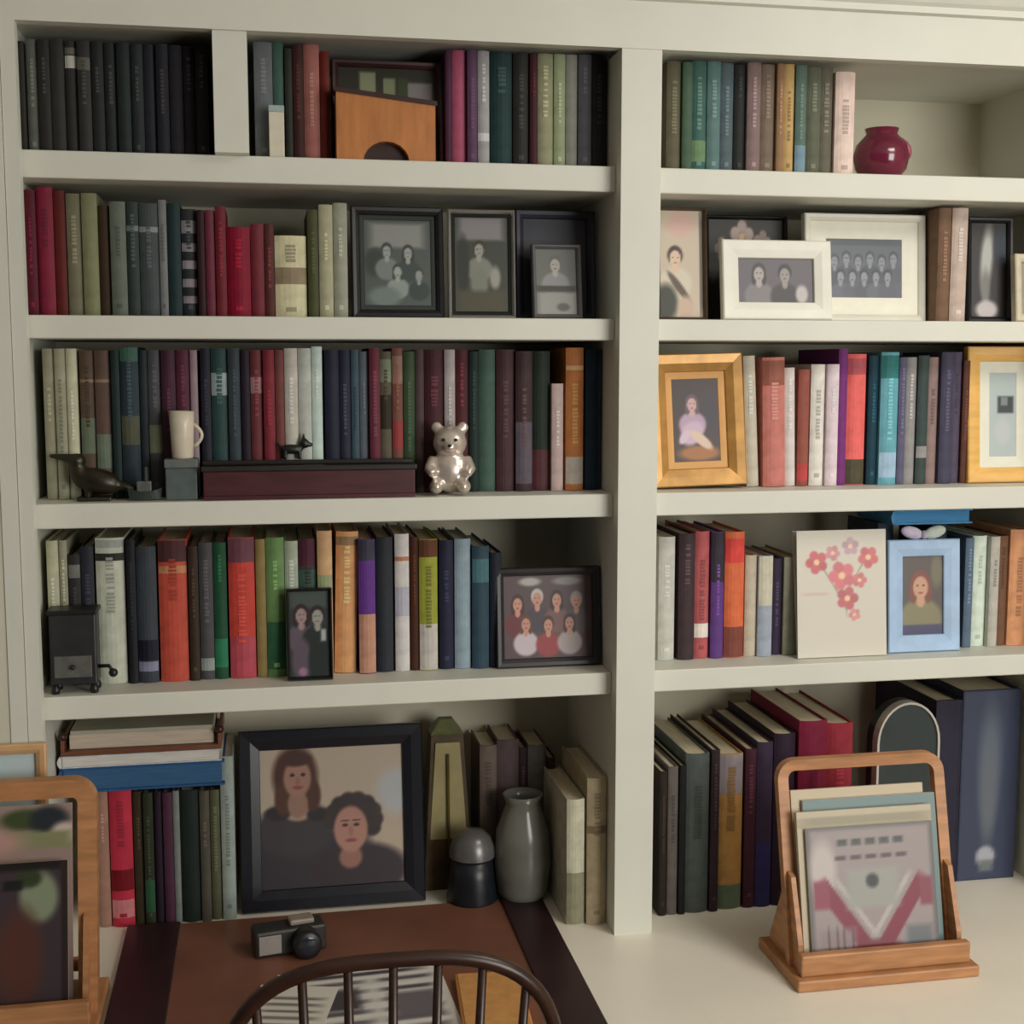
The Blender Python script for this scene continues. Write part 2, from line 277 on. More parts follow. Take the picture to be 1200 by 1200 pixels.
# ---------------------------------------------------------------- books
BOOKS = [
# x centre, y of spine, base z, width, height, depth, colour, lean, labels on spine, lettering colour, label, group
(-0.0059,0.0768,2.0271,0.0086,0.1639,0.150,(38, 38, 34),0,[],None,'near-black slim volume beside the black matching set in top corner cubby','books on top corner cubby'),
(0.0084,0.0827,2.0271,0.0165,0.1689,0.160,(92, 96, 88),0,[],None,'grey slim volume beside the black matching set in top corner cubby','books on top corner cubby'),
(0.0264,0.0759,2.0271,0.0174,0.1679,0.150,(40, 40, 38),0,[],(96, 96, 94),'black volume of the matching set filling the top corner cubby','matching black set in the top corner cubby'),
(0.0454,0.0742,2.0271,0.0187,0.1689,0.160,(46, 46, 44),0,[],(96, 96, 94),'black volume of the matching set filling the top corner cubby','matching black set in the top corner cubby'),
(0.0645,0.0850,2.0271,0.0175,0.1689,0.150,(52, 51, 50),0,[(0.76, 0.88, (196, 194, 184)), (0.88, 0.95, (110, 106, 96))],(96, 96, 94),'black set volume with the bright pale emblem on its spine, top corner cubby','matching black set in the top corner cubby'),
(0.0836,0.0767,2.0271,0.0188,0.1689,0.160,(50, 50, 50),0,[(0.74, 0.86, (96, 94, 84))],(96, 96, 94),'black set volume with the dim grey emblem on its spine, top corner cubby','matching black set in the top corner cubby'),
(0.1028,0.0783,2.0271,0.0176,0.1689,0.150,(36, 38, 38),0,[],(96, 96, 94),'black volume of the matching set filling the top corner cubby','matching black set in the top corner cubby'),
(0.1215,0.0839,2.0271,0.0177,0.1689,0.160,(42, 46, 45),0,[],(96, 96, 94),'black volume of the matching set filling the top corner cubby','matching black set in the top corner cubby'),
(0.1408,0.0766,2.0271,0.0190,0.1689,0.150,(34, 42, 42),0,[],(96, 96, 94),'black volume of the matching set filling the top corner cubby','matching black set in the top corner cubby'),
(0.1603,0.0839,2.0271,0.0178,0.1689,0.160,(42, 46, 48),0,[],(96, 96, 94),'black volume of the matching set filling the top corner cubby','matching black set in the top corner cubby'),
(0.1791,0.0836,2.0271,0.0179,0.1689,0.150,(38, 38, 48),0,[],(96, 96, 94),'black volume of the matching set filling the top corner cubby','matching black set in the top corner cubby'),
(0.1980,0.0760,2.0271,0.0180,0.1689,0.160,(36, 36, 44),0,[],(96, 96, 94),'black volume of the matching set filling the top corner cubby','matching black set in the top corner cubby'),
(0.2177,0.0815,2.0271,0.0193,0.1689,0.160,(46, 44, 50),0,[],(96, 96, 94),'black volume of the matching set filling the top corner cubby','matching black set in the top corner cubby'),
(0.2373,0.0855,2.0271,0.0181,0.1689,0.160,(40, 38, 44),0,[],(96, 96, 94),'black volume of the matching set filling the top corner cubby','matching black set in the top corner cubby'),
(0.2565,0.0750,2.0271,0.0182,0.1689,0.160,(36, 34, 36),0,[],(96, 96, 94),'black volume of the matching set filling the top corner cubby','matching black set in the top corner cubby'),
(0.3494,0.0780,2.0271,0.0280,0.1790,0.165,(96, 100, 104),0,[],None,'slate grey hardback beside teal slim hardback on top shelf above desk pad','books on top shelf above desk pad'),
(0.3723,0.0801,2.0271,0.0160,0.1801,0.150,(58, 88, 80),0,[],None,'teal slim hardback beside slate grey hardback on top shelf above desk pad','books on top shelf above desk pad'),
(0.3878,0.0770,2.0271,0.0112,0.1705,0.162,(40, 44, 36),0,[],None,'dark moss slim book beside teal slim hardback on top shelf above desk pad','books on top shelf above desk pad'),
(0.4024,0.0751,2.0271,0.0160,0.1763,0.167,(56, 26, 24),0,[],None,'dark oxblood book beside dark moss slim book on top shelf above desk pad','books on top shelf above desk pad'),
(0.4234,0.0841,2.0271,0.0240,0.1798,0.150,(160, 100, 92),0,[],(196, 150, 140),'salmon pink hardback beside dark oxblood book on top shelf above desk pad','books on top shelf above desk pad'),
(0.4439,0.0849,2.0271,0.0148,0.1705,0.162,(98, 28, 20),0,[],None,'dark red slim book beside salmon pink hardback on top shelf above desk pad','books on top shelf above desk pad'),
(0.6385,0.0825,2.0271,0.0103,0.1809,0.165,(72, 34, 56),0,[],None,'plum slim book beside dark red slim book on top shelf above desk pad','books on top shelf above desk pad'),
(0.6558,0.0842,2.0271,0.0223,0.1809,0.172,(166, 78, 108),0,[],(206, 140, 150),'rose pink hardback beside plum slim book on top shelf above desk pad','books on top shelf above desk pad'),
(0.6757,0.0763,2.0271,0.0155,0.1809,0.165,(92, 62, 90),0,[],None,'dull violet slim book beside rose pink hardback on top shelf above desk pad','books on top shelf above desk pad'),
(0.6948,0.0812,2.0271,0.0187,0.1809,0.165,(160, 160, 160),0,[(0.22, 0.3, (200, 205, 205))],None,'pale grey slim book beside dull violet slim book on top shelf above desk pad','books on top shelf above desk pad'),
(0.7238,0.0794,2.0271,0.0355,0.1809,0.150,(30, 56, 58),0,[],(80, 110, 108),'dark teal hardback beside pale grey slim book on top shelf above desk pad','books on top shelf above desk pad'),
(0.7553,0.0777,2.0271,0.0255,0.1791,0.150,(40, 40, 38),0,[],None,'charcoal hardback beside dark teal hardback on top shelf above desk pad','books on top shelf above desk pad'),
(0.7755,0.0750,2.0271,0.0130,0.1800,0.165,(64, 26, 36),0,[],(130, 60, 60),'dark wine slim book beside charcoal hardback on top shelf above desk pad','books on top shelf above desk pad'),
(0.7959,0.0815,2.0271,0.0257,0.1809,0.165,(146, 146, 116),0,[],None,'pale olive hardback beside dark wine slim book on top shelf above desk pad','books on top shelf above desk pad'),
(0.8191,0.0802,2.0271,0.0187,0.1809,0.172,(150, 162, 126),0,[],None,'pale sage book beside pale olive hardback on top shelf above desk pad','books on top shelf above desk pad'),
(0.8388,0.0797,2.0271,0.0188,0.1809,0.165,(140, 140, 130),0,[],None,'warm grey book beside pale sage book on top shelf above desk pad','books on top shelf above desk pad'),
(0.8601,0.0757,2.0271,0.0217,0.1809,0.172,(92, 90, 98),0,[],None,'lavender grey book beside warm grey book on top shelf above desk pad','books on top shelf above desk pad'),
(0.8836,0.0763,2.0271,0.0232,0.1794,0.165,(38, 38, 40),0,[],None,'black hardback beside lavender grey book on top shelf above desk pad','books on top shelf above desk pad'),
(0.8972,0.0850,2.0271,0.0020,0.1778,0.169,(30, 30, 30),0,[],None,'jet black book beside black hardback on top shelf above desk pad','books on top shelf above desk pad'),
(1.0120,0.0816,2.0271,0.0242,0.1783,0.165,(96, 92, 72),0,[],None,'drab olive hardback beside fern green book on top shelf above card rack','books on top shelf above card rack'),
(1.0334,0.0762,2.0271,0.0166,0.1765,0.165,(72, 98, 78),0,[],(130, 150, 130),'fern green book beside drab olive hardback on top shelf above card rack','books on top shelf above card rack'),
(1.0554,0.0830,2.0271,0.0254,0.1809,0.165,(64, 102, 94),0,[(0.1, 0.3, (110, 140, 100))],(140, 170, 160),'sea green hardback beside fern green book on top shelf above card rack','books on top shelf above card rack'),
(1.0804,0.0816,2.0271,0.0226,0.1809,0.150,(92, 124, 122),0,[],(150, 180, 176),'pale teal book beside sea green hardback on top shelf above card rack','books on top shelf above card rack'),
(1.1040,0.0849,2.0271,0.0227,0.1795,0.150,(84, 100, 106),0,[],None,'blue grey book beside pale teal book on top shelf above card rack','books on top shelf above card rack'),
(1.1263,0.0841,2.0271,0.0198,0.1777,0.169,(38, 40, 40),0,[],None,'black slim hardback beside blue grey book on top shelf above card rack','books on top shelf above card rack'),
(1.1486,0.0767,2.0271,0.0229,0.1809,0.172,(134, 112, 112),0,[],None,'mauve brown hardback beside black slim hardback on top shelf above card rack','books on top shelf above card rack'),
(1.1740,0.0814,2.0271,0.0260,0.1798,0.150,(122, 106, 92),0,[],None,'taupe hardback beside mauve brown hardback on top shelf above card rack','books on top shelf above card rack'),
(1.1943,0.0755,2.0271,0.0125,0.1807,0.150,(150, 116, 84),0,[],None,'tan slim book beside taupe hardback on top shelf above card rack','books on top shelf above card rack'),
(1.2101,0.0775,2.0271,0.0171,0.1809,0.150,(194, 160, 104),0,[],(120, 90, 60),'golden tan book beside tan slim book on top shelf above card rack','books on top shelf above card rack'),
(1.2303,0.0745,2.0271,0.0191,0.1794,0.170,(92, 116, 106),0,[(0.0, 0.28, (120, 150, 165))],None,'grey green book beside golden tan book on top shelf above card rack','books on top shelf above card rack'),
(1.2532,0.0750,2.0271,0.0248,0.1777,0.165,(96, 100, 84),0,[],None,'moss grey hardback beside grey green book on top shelf above card rack','books on top shelf above card rack'),
(1.2783,0.0828,2.0271,0.0234,0.1787,0.165,(104, 100, 88),0,[],None,'dusty khaki book beside moss grey hardback on top shelf above card rack','books on top shelf above card rack'),
(1.3094,0.0742,2.0271,0.0346,0.1717,0.163,(232, 208, 196),0,[],None,'pale pink hardback beside dusty khaki book on top shelf above card rack','books on top shelf above card rack'),
(-0.0023,0.0779,1.7863,0.0158,0.1879,0.150,(84, 18, 34),0,[],None,'dark crimson hardback beside bright crimson thick hardback on second shelf above desk pad','books on second shelf above desk pad'),
(0.0184,0.0833,1.7863,0.0238,0.1936,0.165,(124, 28, 52),0,[],None,'bright crimson thick hardback beside dark crimson hardback on second shelf above desk pad','books on second shelf above desk pad'),
(0.0396,0.0843,1.7863,0.0164,0.1890,0.180,(92, 26, 22),0,[],None,'rust red slim hardback beside bright crimson thick hardback on second shelf above desk pad','books on second shelf above desk pad'),
(0.0605,0.0822,1.7863,0.0219,0.1845,0.150,(112, 108, 86),0,[],None,'drab cream book beside rust red slim hardback on second shelf above desk pad','books on second shelf above desk pad'),
(0.0839,0.0775,1.7863,0.0228,0.1851,0.150,(122, 126, 92),0,[],None,'pale olive book beside drab cream book on second shelf above desk pad','books on second shelf above desk pad'),
(0.1046,0.0847,1.7863,0.0166,0.1677,0.159,(60, 44, 28),0,[],None,'dark brown slim book beside pale olive book on second shelf above desk pad','books on second shelf above desk pad'),
(0.1255,0.0756,1.7863,0.0230,0.1734,0.165,(98, 106, 94),0,[],None,'grey green hardback beside dark brown slim book on second shelf above desk pad','books on second shelf above desk pad'),
(0.1470,0.0812,1.7863,0.0180,0.1739,0.150,(50, 58, 58),0,[(0.74, 0.8, (110, 120, 122))],None,'gunmetal book beside grey green hardback on second shelf above desk pad','books on second shelf above desk pad'),
(0.1711,0.0780,1.7863,0.0283,0.1719,0.150,(66, 72, 74),0,[(0.74, 0.8, (130, 138, 140))],None,'charcoal wide hardback beside gunmetal book on second shelf above desk pad','books on second shelf above desk pad'),
(0.1922,0.0784,1.7863,0.0118,0.1776,0.165,(118, 120, 120),0,[],None,'light grey slim book beside charcoal wide hardback on second shelf above desk pad','books on second shelf above desk pad'),
(0.2089,0.0760,1.7863,0.0195,0.1728,0.164,(28, 48, 50),0,[],None,'dark teal hardback beside light grey slim book on second shelf above desk pad','books on second shelf above desk pad'),
(0.2307,0.0860,1.7863,0.0222,0.1656,0.157,(44, 46, 50),0,[(0.12, 0.2, (140, 130, 138)), (0.27, 0.36, (140, 130, 138)), (0.44, 0.53, (140, 134, 138)), (0.6, 0.69, (140, 134, 138)), (0.77, 0.9, (140, 134, 138))],None,'ribbed black hardback beside dark teal hardback on second shelf above desk pad','books on second shelf above desk pad'),
(0.2492,0.0752,1.7863,0.0110,0.1634,0.150,(48, 20, 26),0,[],None,'dark maroon slim book beside ribbed black hardback on second shelf above desk pad','books on second shelf above desk pad'),
(0.2630,0.0791,1.7863,0.0145,0.1638,0.150,(108, 44, 60),0,[],None,'dusty rose book beside dark maroon slim book on second shelf above desk pad','books on second shelf above desk pad'),
(0.2792,0.0754,1.7863,0.0159,0.1693,0.150,(108, 32, 42),0,[],None,'claret hardback beside dusty rose book on second shelf above desk pad','books on second shelf above desk pad'),
(0.3059,0.0747,1.7863,0.0356,0.1387,0.132,(128, 12, 40),0,[],None,'vivid crimson short hardback beside claret hardback on second shelf above desk pad','books on second shelf above desk pad'),
(0.3347,0.0811,1.7863,0.0200,0.1445,0.137,(112, 40, 50),0,[],None,'brick crimson book beside vivid crimson short hardback on second shelf above desk pad','books on second shelf above desk pad'),
(0.3531,0.0813,1.7863,0.0148,0.1449,0.138,(84, 40, 38),0,[],None,'russet brown book beside brick crimson book on second shelf above desk pad','books on second shelf above desk pad'),
(0.3862,0.0799,1.7863,0.0493,0.1272,0.121,(206, 200, 162),0,[(0.4, 0.62, (140, 124, 100))],(110, 100, 86),'cream short book beside russet brown book on second shelf above desk pad','books on second shelf above desk pad'),
(0.4211,0.0779,1.7863,0.0167,0.1674,0.150,(72, 74, 46),0,[],None,'dark olive slim book beside cream short book on second shelf above desk pad','books on second shelf above desk pad'),
(0.4413,0.0755,1.7863,0.0217,0.1758,0.167,(166, 162, 134),0,[],None,'ivory hardback beside dark olive slim book on second shelf above desk pad','books on second shelf above desk pad'),
(0.4641,0.0775,1.7863,0.0218,0.1790,0.165,(150, 152, 136),0,[],None,'stone grey book beside ivory hardback on second shelf above desk pad','books on second shelf above desk pad'),
(1.5030,0.0818,1.7863,0.0234,0.1947,0.150,(120, 92, 72),0,[],None,'brown slim book beside blush pink book on second shelf above card rack','books on second shelf above card rack'),
(1.5305,0.0797,1.7863,0.0295,0.1947,0.150,(196, 176, 164),0,[],None,'blush pink book beside brown slim book on second shelf above card rack','books on second shelf above card rack'),
(0.0127,0.0993,1.5023,0.0171,0.2343,0.165,(140, 138, 116),0,[],None,'dim cream book beside stone cream hardback on third shelf above desk pad','books on third shelf above desk pad'),
(0.0300,0.0944,1.5023,0.0155,0.2344,0.165,(150, 150, 126),0,[],None,'stone cream hardback beside dim cream book on third shelf above desk pad','books on third shelf above desk pad'),
(0.0466,0.0993,1.5023,0.0156,0.2345,0.180,(188, 188, 160),0,[],None,'bright ivory book beside stone cream hardback on third shelf above desk pad','books on third shelf above desk pad'),
(0.0688,0.1047,1.5023,0.0224,0.2319,0.150,(88, 70, 56),0,[(0.78, 0.81, (130, 110, 90)), (0.3, 0.55, (96, 108, 88))],None,'umber brown hardback beside bright ivory book on third shelf above desk pad','books on third shelf above desk pad'),
(0.0927,0.1000,1.5023,0.0234,0.2320,0.150,(92, 72, 62),0,[(0.78, 0.81, (130, 110, 90)), (0.2, 0.44, (104, 116, 100))],None,'cocoa brown hardback beside umber brown hardback on third shelf above desk pad','books on third shelf above desk pad'),
(0.1125,0.0944,1.5023,0.0123,0.2321,0.165,(26, 44, 42),0,[],None,'black green slim book beside cocoa brown hardback on third shelf above desk pad','books on third shelf above desk pad'),
(0.1334,0.0969,1.5023,0.0275,0.2375,0.150,(44, 56, 62),0,[(0.9, 1, (62, 98, 84)), (0.35, 0.55, (82, 84, 66))],None,'dark slate hardback beside black green slim book on third shelf above desk pad','books on third shelf above desk pad'),
(0.1541,0.1033,1.5023,0.0120,0.2323,0.165,(36, 44, 48),0,[],None,'ink slim book beside dark slate hardback on third shelf above desk pad','books on third shelf above desk pad'),
(0.1711,0.1044,1.5023,0.0199,0.2324,0.150,(78, 78, 82),0,[(0.3, 0.5, (120, 126, 100))],None,'ash grey book beside ink slim book on third shelf above desk pad','books on third shelf above desk pad'),
(0.1926,0.0979,1.5023,0.0213,0.2324,0.165,(66, 34, 50),0,[],None,'plum hardback beside ash grey book on third shelf above desk pad','books on third shelf above desk pad'),
(0.2149,0.1008,1.5023,0.0213,0.2325,0.180,(86, 40, 58),0,[(0.0, 0.4, (90, 80, 72))],None,'mulberry hardback beside plum hardback on third shelf above desk pad','books on third shelf above desk pad'),
(0.2320,0.0988,1.5023,0.0109,0.2326,0.180,(148, 126, 134),0,[],None,'dusky pink slim book beside mulberry hardback on third shelf above desk pad','books on third shelf above desk pad'),
(0.2496,0.1018,1.5023,0.0153,0.2354,0.180,(34, 34, 46),0,[],None,'midnight slim hardback beside dusky pink slim book on third shelf above desk pad','books on third shelf above desk pad'),
(0.2711,0.1029,1.5023,0.0255,0.2355,0.165,(44, 70, 68),0,[(0.68, 0.84, (150, 160, 162)), (0.0, 0.2, (34, 38, 74))],None,'spruce green hardback beside midnight slim hardback on third shelf above desk pad','books on third shelf above desk pad'),
(0.2943,0.0986,1.5023,0.0190,0.2356,0.165,(54, 64, 70),0,[],None,'steel dark book beside spruce green hardback on third shelf above desk pad','books on third shelf above desk pad'),
(0.3117,0.0965,1.5023,0.0137,0.2329,0.180,(36, 26, 38),0,[],None,'aubergine slim book beside steel dark book on third shelf above desk pad','books on third shelf above desk pad'),
(0.3291,0.1048,1.5023,0.0191,0.2330,0.150,(110, 52, 58),0,[(0.7, 0.82, (160, 120, 124))],None,'muted red hardback beside aubergine slim book on third shelf above desk pad','books on third shelf above desk pad'),
(0.3486,0.0980,1.5023,0.0178,0.2331,0.180,(126, 40, 52),0,[],None,'cherry red hardback beside muted red hardback on third shelf above desk pad','books on third shelf above desk pad'),
(0.3654,0.0997,1.5023,0.0138,0.2332,0.180,(116, 62, 60),0,[],None,'brick rose slim book beside cherry red hardback on third shelf above desk pad','books on third shelf above desk pad'),
(0.3837,0.0978,1.5023,0.0207,0.2359,0.165,(190, 186, 176),0,[],None,'off-white hardback beside brick rose slim book on third shelf above desk pad','books on third shelf above desk pad'),
(0.4054,0.1003,1.5023,0.0207,0.2360,0.180,(182, 186, 178),0,[],None,'pale dove book beside off-white hardback on third shelf above desk pad','books on third shelf above desk pad'),
(0.4251,0.1036,1.5023,0.0167,0.2388,0.165,(196, 214, 206),0,[],None,'mint white book beside pale dove book on third shelf above desk pad','books on third shelf above desk pad'),
(0.4482,0.0981,1.5023,0.0227,0.2335,0.165,(36, 38, 56),0,[],(110, 116, 130),'navy hardback beside mint white book on third shelf above desk pad','books on third shelf above desk pad'),
(0.4696,0.1055,1.5023,0.0182,0.2336,0.150,(40, 42, 60),0,[],(100, 110, 130),'indigo book beside navy hardback on third shelf above desk pad','books on third shelf above desk pad'),
(0.4861,0.1043,1.5023,0.0128,0.2337,0.165,(62, 84, 96),0,[],None,'steel blue slim book beside indigo book on third shelf above desk pad','books on third shelf above desk pad'),
(0.5006,0.1055,1.5023,0.0142,0.2310,0.180,(94, 102, 112),0,[],None,'cool grey slim book beside steel blue slim book on third shelf above desk pad','books on third shelf above desk pad'),
(0.5172,0.0963,1.5023,0.0170,0.2365,0.165,(104, 44, 60),0,[],(150, 90, 100),'raspberry dark hardback beside cool grey slim book on third shelf above desk pad','books on third shelf above desk pad'),
(0.5360,0.1048,1.5023,0.0185,0.2311,0.150,(92, 86, 70),0,[(0.45, 0.7, (50, 44, 30)), (0.78, 0.95, (120, 130, 106))],None,'khaki brown book beside raspberry dark hardback on third shelf above desk pad','books on third shelf above desk pad'),
(0.5548,0.1032,1.5023,0.0171,0.2367,0.165,(120, 76, 66),0,[(0.3, 0.5, (150, 60, 60)), (0.75, 0.95, (140, 110, 96))],None,'terracotta worn book beside khaki brown book on third shelf above desk pad','books on third shelf above desk pad'),
(0.5736,0.1020,1.5023,0.0186,0.2313,0.150,(58, 78, 54),0,[],(100, 124, 90),'leaf green hardback beside terracotta worn book on third shelf above desk pad','books on third shelf above desk pad'),
(0.5912,0.1044,1.5023,0.0144,0.2341,0.180,(76, 60, 58),0,[],None,'dim brown slim book beside leaf green hardback on third shelf above desk pad','books on third shelf above desk pad'),
(0.6151,0.1016,1.5023,0.0314,0.2342,0.180,(70, 34, 40),0,[],None,'dark burgundy hardback beside dim brown slim book on third shelf above desk pad','books on third shelf above desk pad'),
(0.6405,0.0997,1.5023,0.0174,0.2343,0.165,(170, 162, 162),0,[],None,'silver grey slim book beside dark burgundy hardback on third shelf above desk pad','books on third shelf above desk pad'),
(0.6611,0.1051,1.5023,0.0217,0.2344,0.150,(80, 34, 40),0,[],None,'oxblood hardback beside silver grey slim book on third shelf above desk pad','books on third shelf above desk pad'),
(0.6810,0.1036,1.5023,0.0161,0.2317,0.150,(30, 46, 42),0,[],None,'bottle green slim book beside oxblood hardback on third shelf above desk pad','books on third shelf above desk pad'),
(0.7039,0.1051,1.5023,0.0276,0.2346,0.150,(66, 92, 82),0,[],(120, 150, 136),'jade green hardback beside bottle green slim book on third shelf above desk pad','books on third shelf above desk pad'),
(0.7340,0.1013,1.5023,0.0306,0.2347,0.165,(70, 44, 50),0,[],(110, 80, 86),'maroon brown hardback beside jade green hardback on third shelf above desk pad','books on third shelf above desk pad'),
(0.7643,0.0954,1.5023,0.0279,0.2320,0.165,(64, 46, 48),0,[(0.05, 0.5, (92, 84, 96))],None,'mahogany book beside maroon brown hardback on third shelf above desk pad','books on third shelf above desk pad'),
(0.7947,0.1045,1.5023,0.0310,0.2321,0.180,(32, 44, 36),0,[(0.0, 0.3, (84, 44, 50))],None,'forest black hardback beside mahogany book on third shelf above desk pad','books on third shelf above desk pad'),
(0.8209,0.0946,1.5023,0.0194,0.1786,0.150,(196, 172, 168),0,[],None,'pale rose short book beside forest black hardback on third shelf above desk pad','books on third shelf above desk pad'),
(0.8507,0.0959,1.5023,0.0302,0.2380,0.180,(196, 124, 70),0,[(0.04, 0.24, (190, 180, 168)), (0.84, 0.88, (220, 176, 130))],None,'orange tan hardback beside pale rose short book on third shelf above desk pad','books on third shelf above desk pad'),
(0.8794,0.0980,1.5023,0.0200,0.2353,0.180,(36, 56, 76),0,[],None,'dark blue hardback beside orange tan hardback on third shelf above desk pad','books on third shelf above desk pad'),
(0.8943,0.1033,1.5023,0.0078,0.2354,0.165,(46, 56, 68),0,[],None,'storm blue book beside dark blue hardback on third shelf above desk pad','books on third shelf above desk pad'),
(1.1709,0.1050,1.5023,0.0211,0.2249,0.165,(196, 190, 172),-3,[],None,'cream slim hardback beside salmon hardback on third shelf above card rack','books on third shelf above card rack'),
(1.2066,0.0943,1.5023,0.0399,0.2221,0.150,(200, 122, 112),-1.5,[(0.78, 0.98, (150, 90, 76))],None,'salmon hardback beside cream slim hardback on third shelf above card rack','books on third shelf above card rack'),
(1.2378,0.1023,1.5023,0.0182,0.2047,0.150,(214, 206, 202),-1.5,[],None,'white slim book beside salmon hardback on third shelf above card rack','books on third shelf above card rack'),
(1.2589,0.0999,1.5023,0.0198,0.2018,0.165,(150, 84, 72),0,[(0.04, 0.2, (190, 70, 70))],None,'russet slim hardback beside white slim book on third shelf above card rack','books on third shelf above card rack'),
(1.2857,0.1013,1.5023,0.0262,0.2106,0.150,(226, 222, 214),0,[],None,'white hardback beside russet slim hardback on third shelf above card rack','books on third shelf above card rack'),
(1.3104,0.0945,1.5023,0.0212,0.2107,0.150,(222, 206, 214),0,[],None,'pinkish white book beside white hardback on third shelf above card rack','books on third shelf above card rack'),
(1.3316,0.1032,1.5023,0.0169,0.2372,0.180,(120, 50, 120),0,[],None,'purple slim book beside pinkish white book on third shelf above card rack','books on third shelf above card rack'),
(1.3594,0.1049,1.5023,0.0345,0.2285,0.165,(244, 108, 104),0,[(0.0, 0.2, (84, 76, 58)), (0.84, 0.97, (190, 90, 100))],None,'coral red hardback beside purple slim book on third shelf above card rack','books on third shelf above card rack'),
(1.3898,0.1041,1.5023,0.0186,0.2256,0.150,(24, 60, 76),0,[],None,'deep teal slim hardback beside coral red hardback on third shelf above card rack','books on third shelf above card rack'),
(1.4165,0.0950,1.5023,0.0328,0.2316,0.180,(104, 170, 186),0,[(0.8, 0.98, (50, 120, 120)), (0.05, 0.25, (160, 190, 215))],None,'sky teal hardback beside deep teal slim hardback on third shelf above card rack','books on third shelf above card rack'),
(1.4421,0.0994,1.5023,0.0140,0.2228,0.150,(96, 92, 120),0,[],None,'periwinkle grey slim book beside sky teal hardback on third shelf above card rack','books on third shelf above card rack'),
(1.4602,0.1034,1.5023,0.0201,0.2229,0.165,(150, 148, 148),0,[],None,'dove grey book beside periwinkle grey slim book on third shelf above card rack','books on third shelf above card rack'),
(1.4813,0.0987,1.5023,0.0201,0.2259,0.165,(62, 76, 74),0,[(0.2, 0.3, (150, 150, 150))],None,'dark sage book beside dove grey book on third shelf above card rack','books on third shelf above card rack'),
(1.5025,0.1043,1.5023,0.0202,0.2230,0.165,(150, 126, 122),0,[],None,'dusty mauve book beside dark sage book on third shelf above card rack','books on third shelf above card rack'),
(1.5254,0.0951,1.5023,0.0236,0.2320,0.150,(72, 70, 92),0,[],None,'slate purple hardback beside dusty mauve book on third shelf above card rack','books on third shelf above card rack'),
(1.5475,0.1050,1.5023,0.0187,0.2321,0.165,(84, 74, 96),0,[],None,'dim violet book beside slate purple hardback on third shelf above card rack','books on third shelf above card rack'),
(1.5640,0.1001,1.5023,0.0122,0.2172,0.165,(92, 54, 44),0,[],None,'dark sienna slim book beside dim violet book on third shelf above card rack','books on third shelf above card rack'),
(0.0074,0.0990,1.2035,0.0174,0.2335,0.180,(178, 178, 150),0,[],None,'cream ivory hardback beside greyed cream book on fourth shelf above desk pad','books on fourth shelf above desk pad'),
(0.0231,0.1033,1.2035,0.0119,0.2332,0.150,(150, 150, 128),0,[],None,'greyed cream book beside cream ivory hardback on fourth shelf above desk pad','books on fourth shelf above desk pad'),
(0.0397,0.1015,1.2035,0.0175,0.2097,0.150,(44, 44, 44),0,[(0.82, 0.93, (110, 110, 104))],None,'soft black book beside greyed cream book on fourth shelf above desk pad','books on fourth shelf above desk pad'),
(0.0593,0.1016,1.2035,0.0198,0.2228,0.165,(40, 42, 52),0,[],None,'blue black hardback beside soft black book on fourth shelf above desk pad','books on fourth shelf above desk pad'),
(0.0943,0.0991,1.2035,0.0438,0.2357,0.180,(192, 196, 180),0,[(0.84, 0.9, (44, 48, 44)), (0.93, 0.99, (160, 166, 160))],None,'white wide hardback beside blue black hardback on fourth shelf above desk pad','books on fourth shelf above desk pad'),
(0.1264,0.0960,1.2035,0.0139,0.2322,0.150,(28, 30, 34),0,[],None,'jet slim book beside white wide hardback on fourth shelf above desk pad','books on fourth shelf above desk pad'),
(0.1497,0.0961,1.2035,0.0307,0.2207,0.150,(56, 62, 70),0,[(0.08, 0.16, (130, 130, 156)), (0.16, 0.32, (24, 24, 40))],None,'charcoal blue hardback beside jet slim book on fourth shelf above desk pad','books on fourth shelf above desk pad'),
(0.1906,0.0979,1.2035,0.0446,0.2308,0.165,(190, 76, 60),0,[(0.84, 1, (76, 44, 44)), (0.76, 0.82, (190, 130, 90))],(140, 50, 36),'orange red hardback beside charcoal blue hardback on fourth shelf above desk pad','books on fourth shelf above desk pad'),
(0.2225,0.0971,1.2035,0.0154,0.2190,0.150,(56, 42, 32),0,[],None,'bitter brown slim book beside orange red hardback on fourth shelf above desk pad','books on fourth shelf above desk pad'),
(0.2422,0.1025,1.2035,0.0218,0.2241,0.150,(74, 72, 76),0,[(0.06, 0.16, (140, 150, 146))],None,'smoky violet book beside bitter brown slim book on fourth shelf above desk pad','books on fourth shelf above desk pad'),
(0.2644,0.1018,1.2035,0.0206,0.2236,0.150,(30, 76, 52),0,[(0.08, 0.3, (40, 120, 84))],None,'emerald dark hardback beside smoky violet book on fourth shelf above desk pad','books on fourth shelf above desk pad'),
(0.2986,0.1005,1.2035,0.0414,0.2311,0.165,(196, 66, 56),0,[(0.82, 1, (110, 66, 80)), (0.0, 0.3, (180, 72, 86))],None,'scarlet hardback beside emerald dark hardback on fourth shelf above desk pad','books on fourth shelf above desk pad'),
(0.3292,0.1034,1.2035,0.0158,0.2276,0.180,(140, 120, 72),0,[],None,'mustard olive book beside scarlet hardback on fourth shelf above desk pad','books on fourth shelf above desk pad'),
(0.3526,0.0998,1.2035,0.0291,0.2299,0.150,(104, 140, 84),0,[(0.05, 0.4, (50, 100, 70))],None,'grass green hardback beside mustard olive book on fourth shelf above desk pad','books on fourth shelf above desk pad'),
(0.3787,0.1002,1.2035,0.0210,0.2237,0.165,(164, 176, 156),0,[],None,'pale mint book beside grass green hardback on fourth shelf above desk pad','books on fourth shelf above desk pad'),
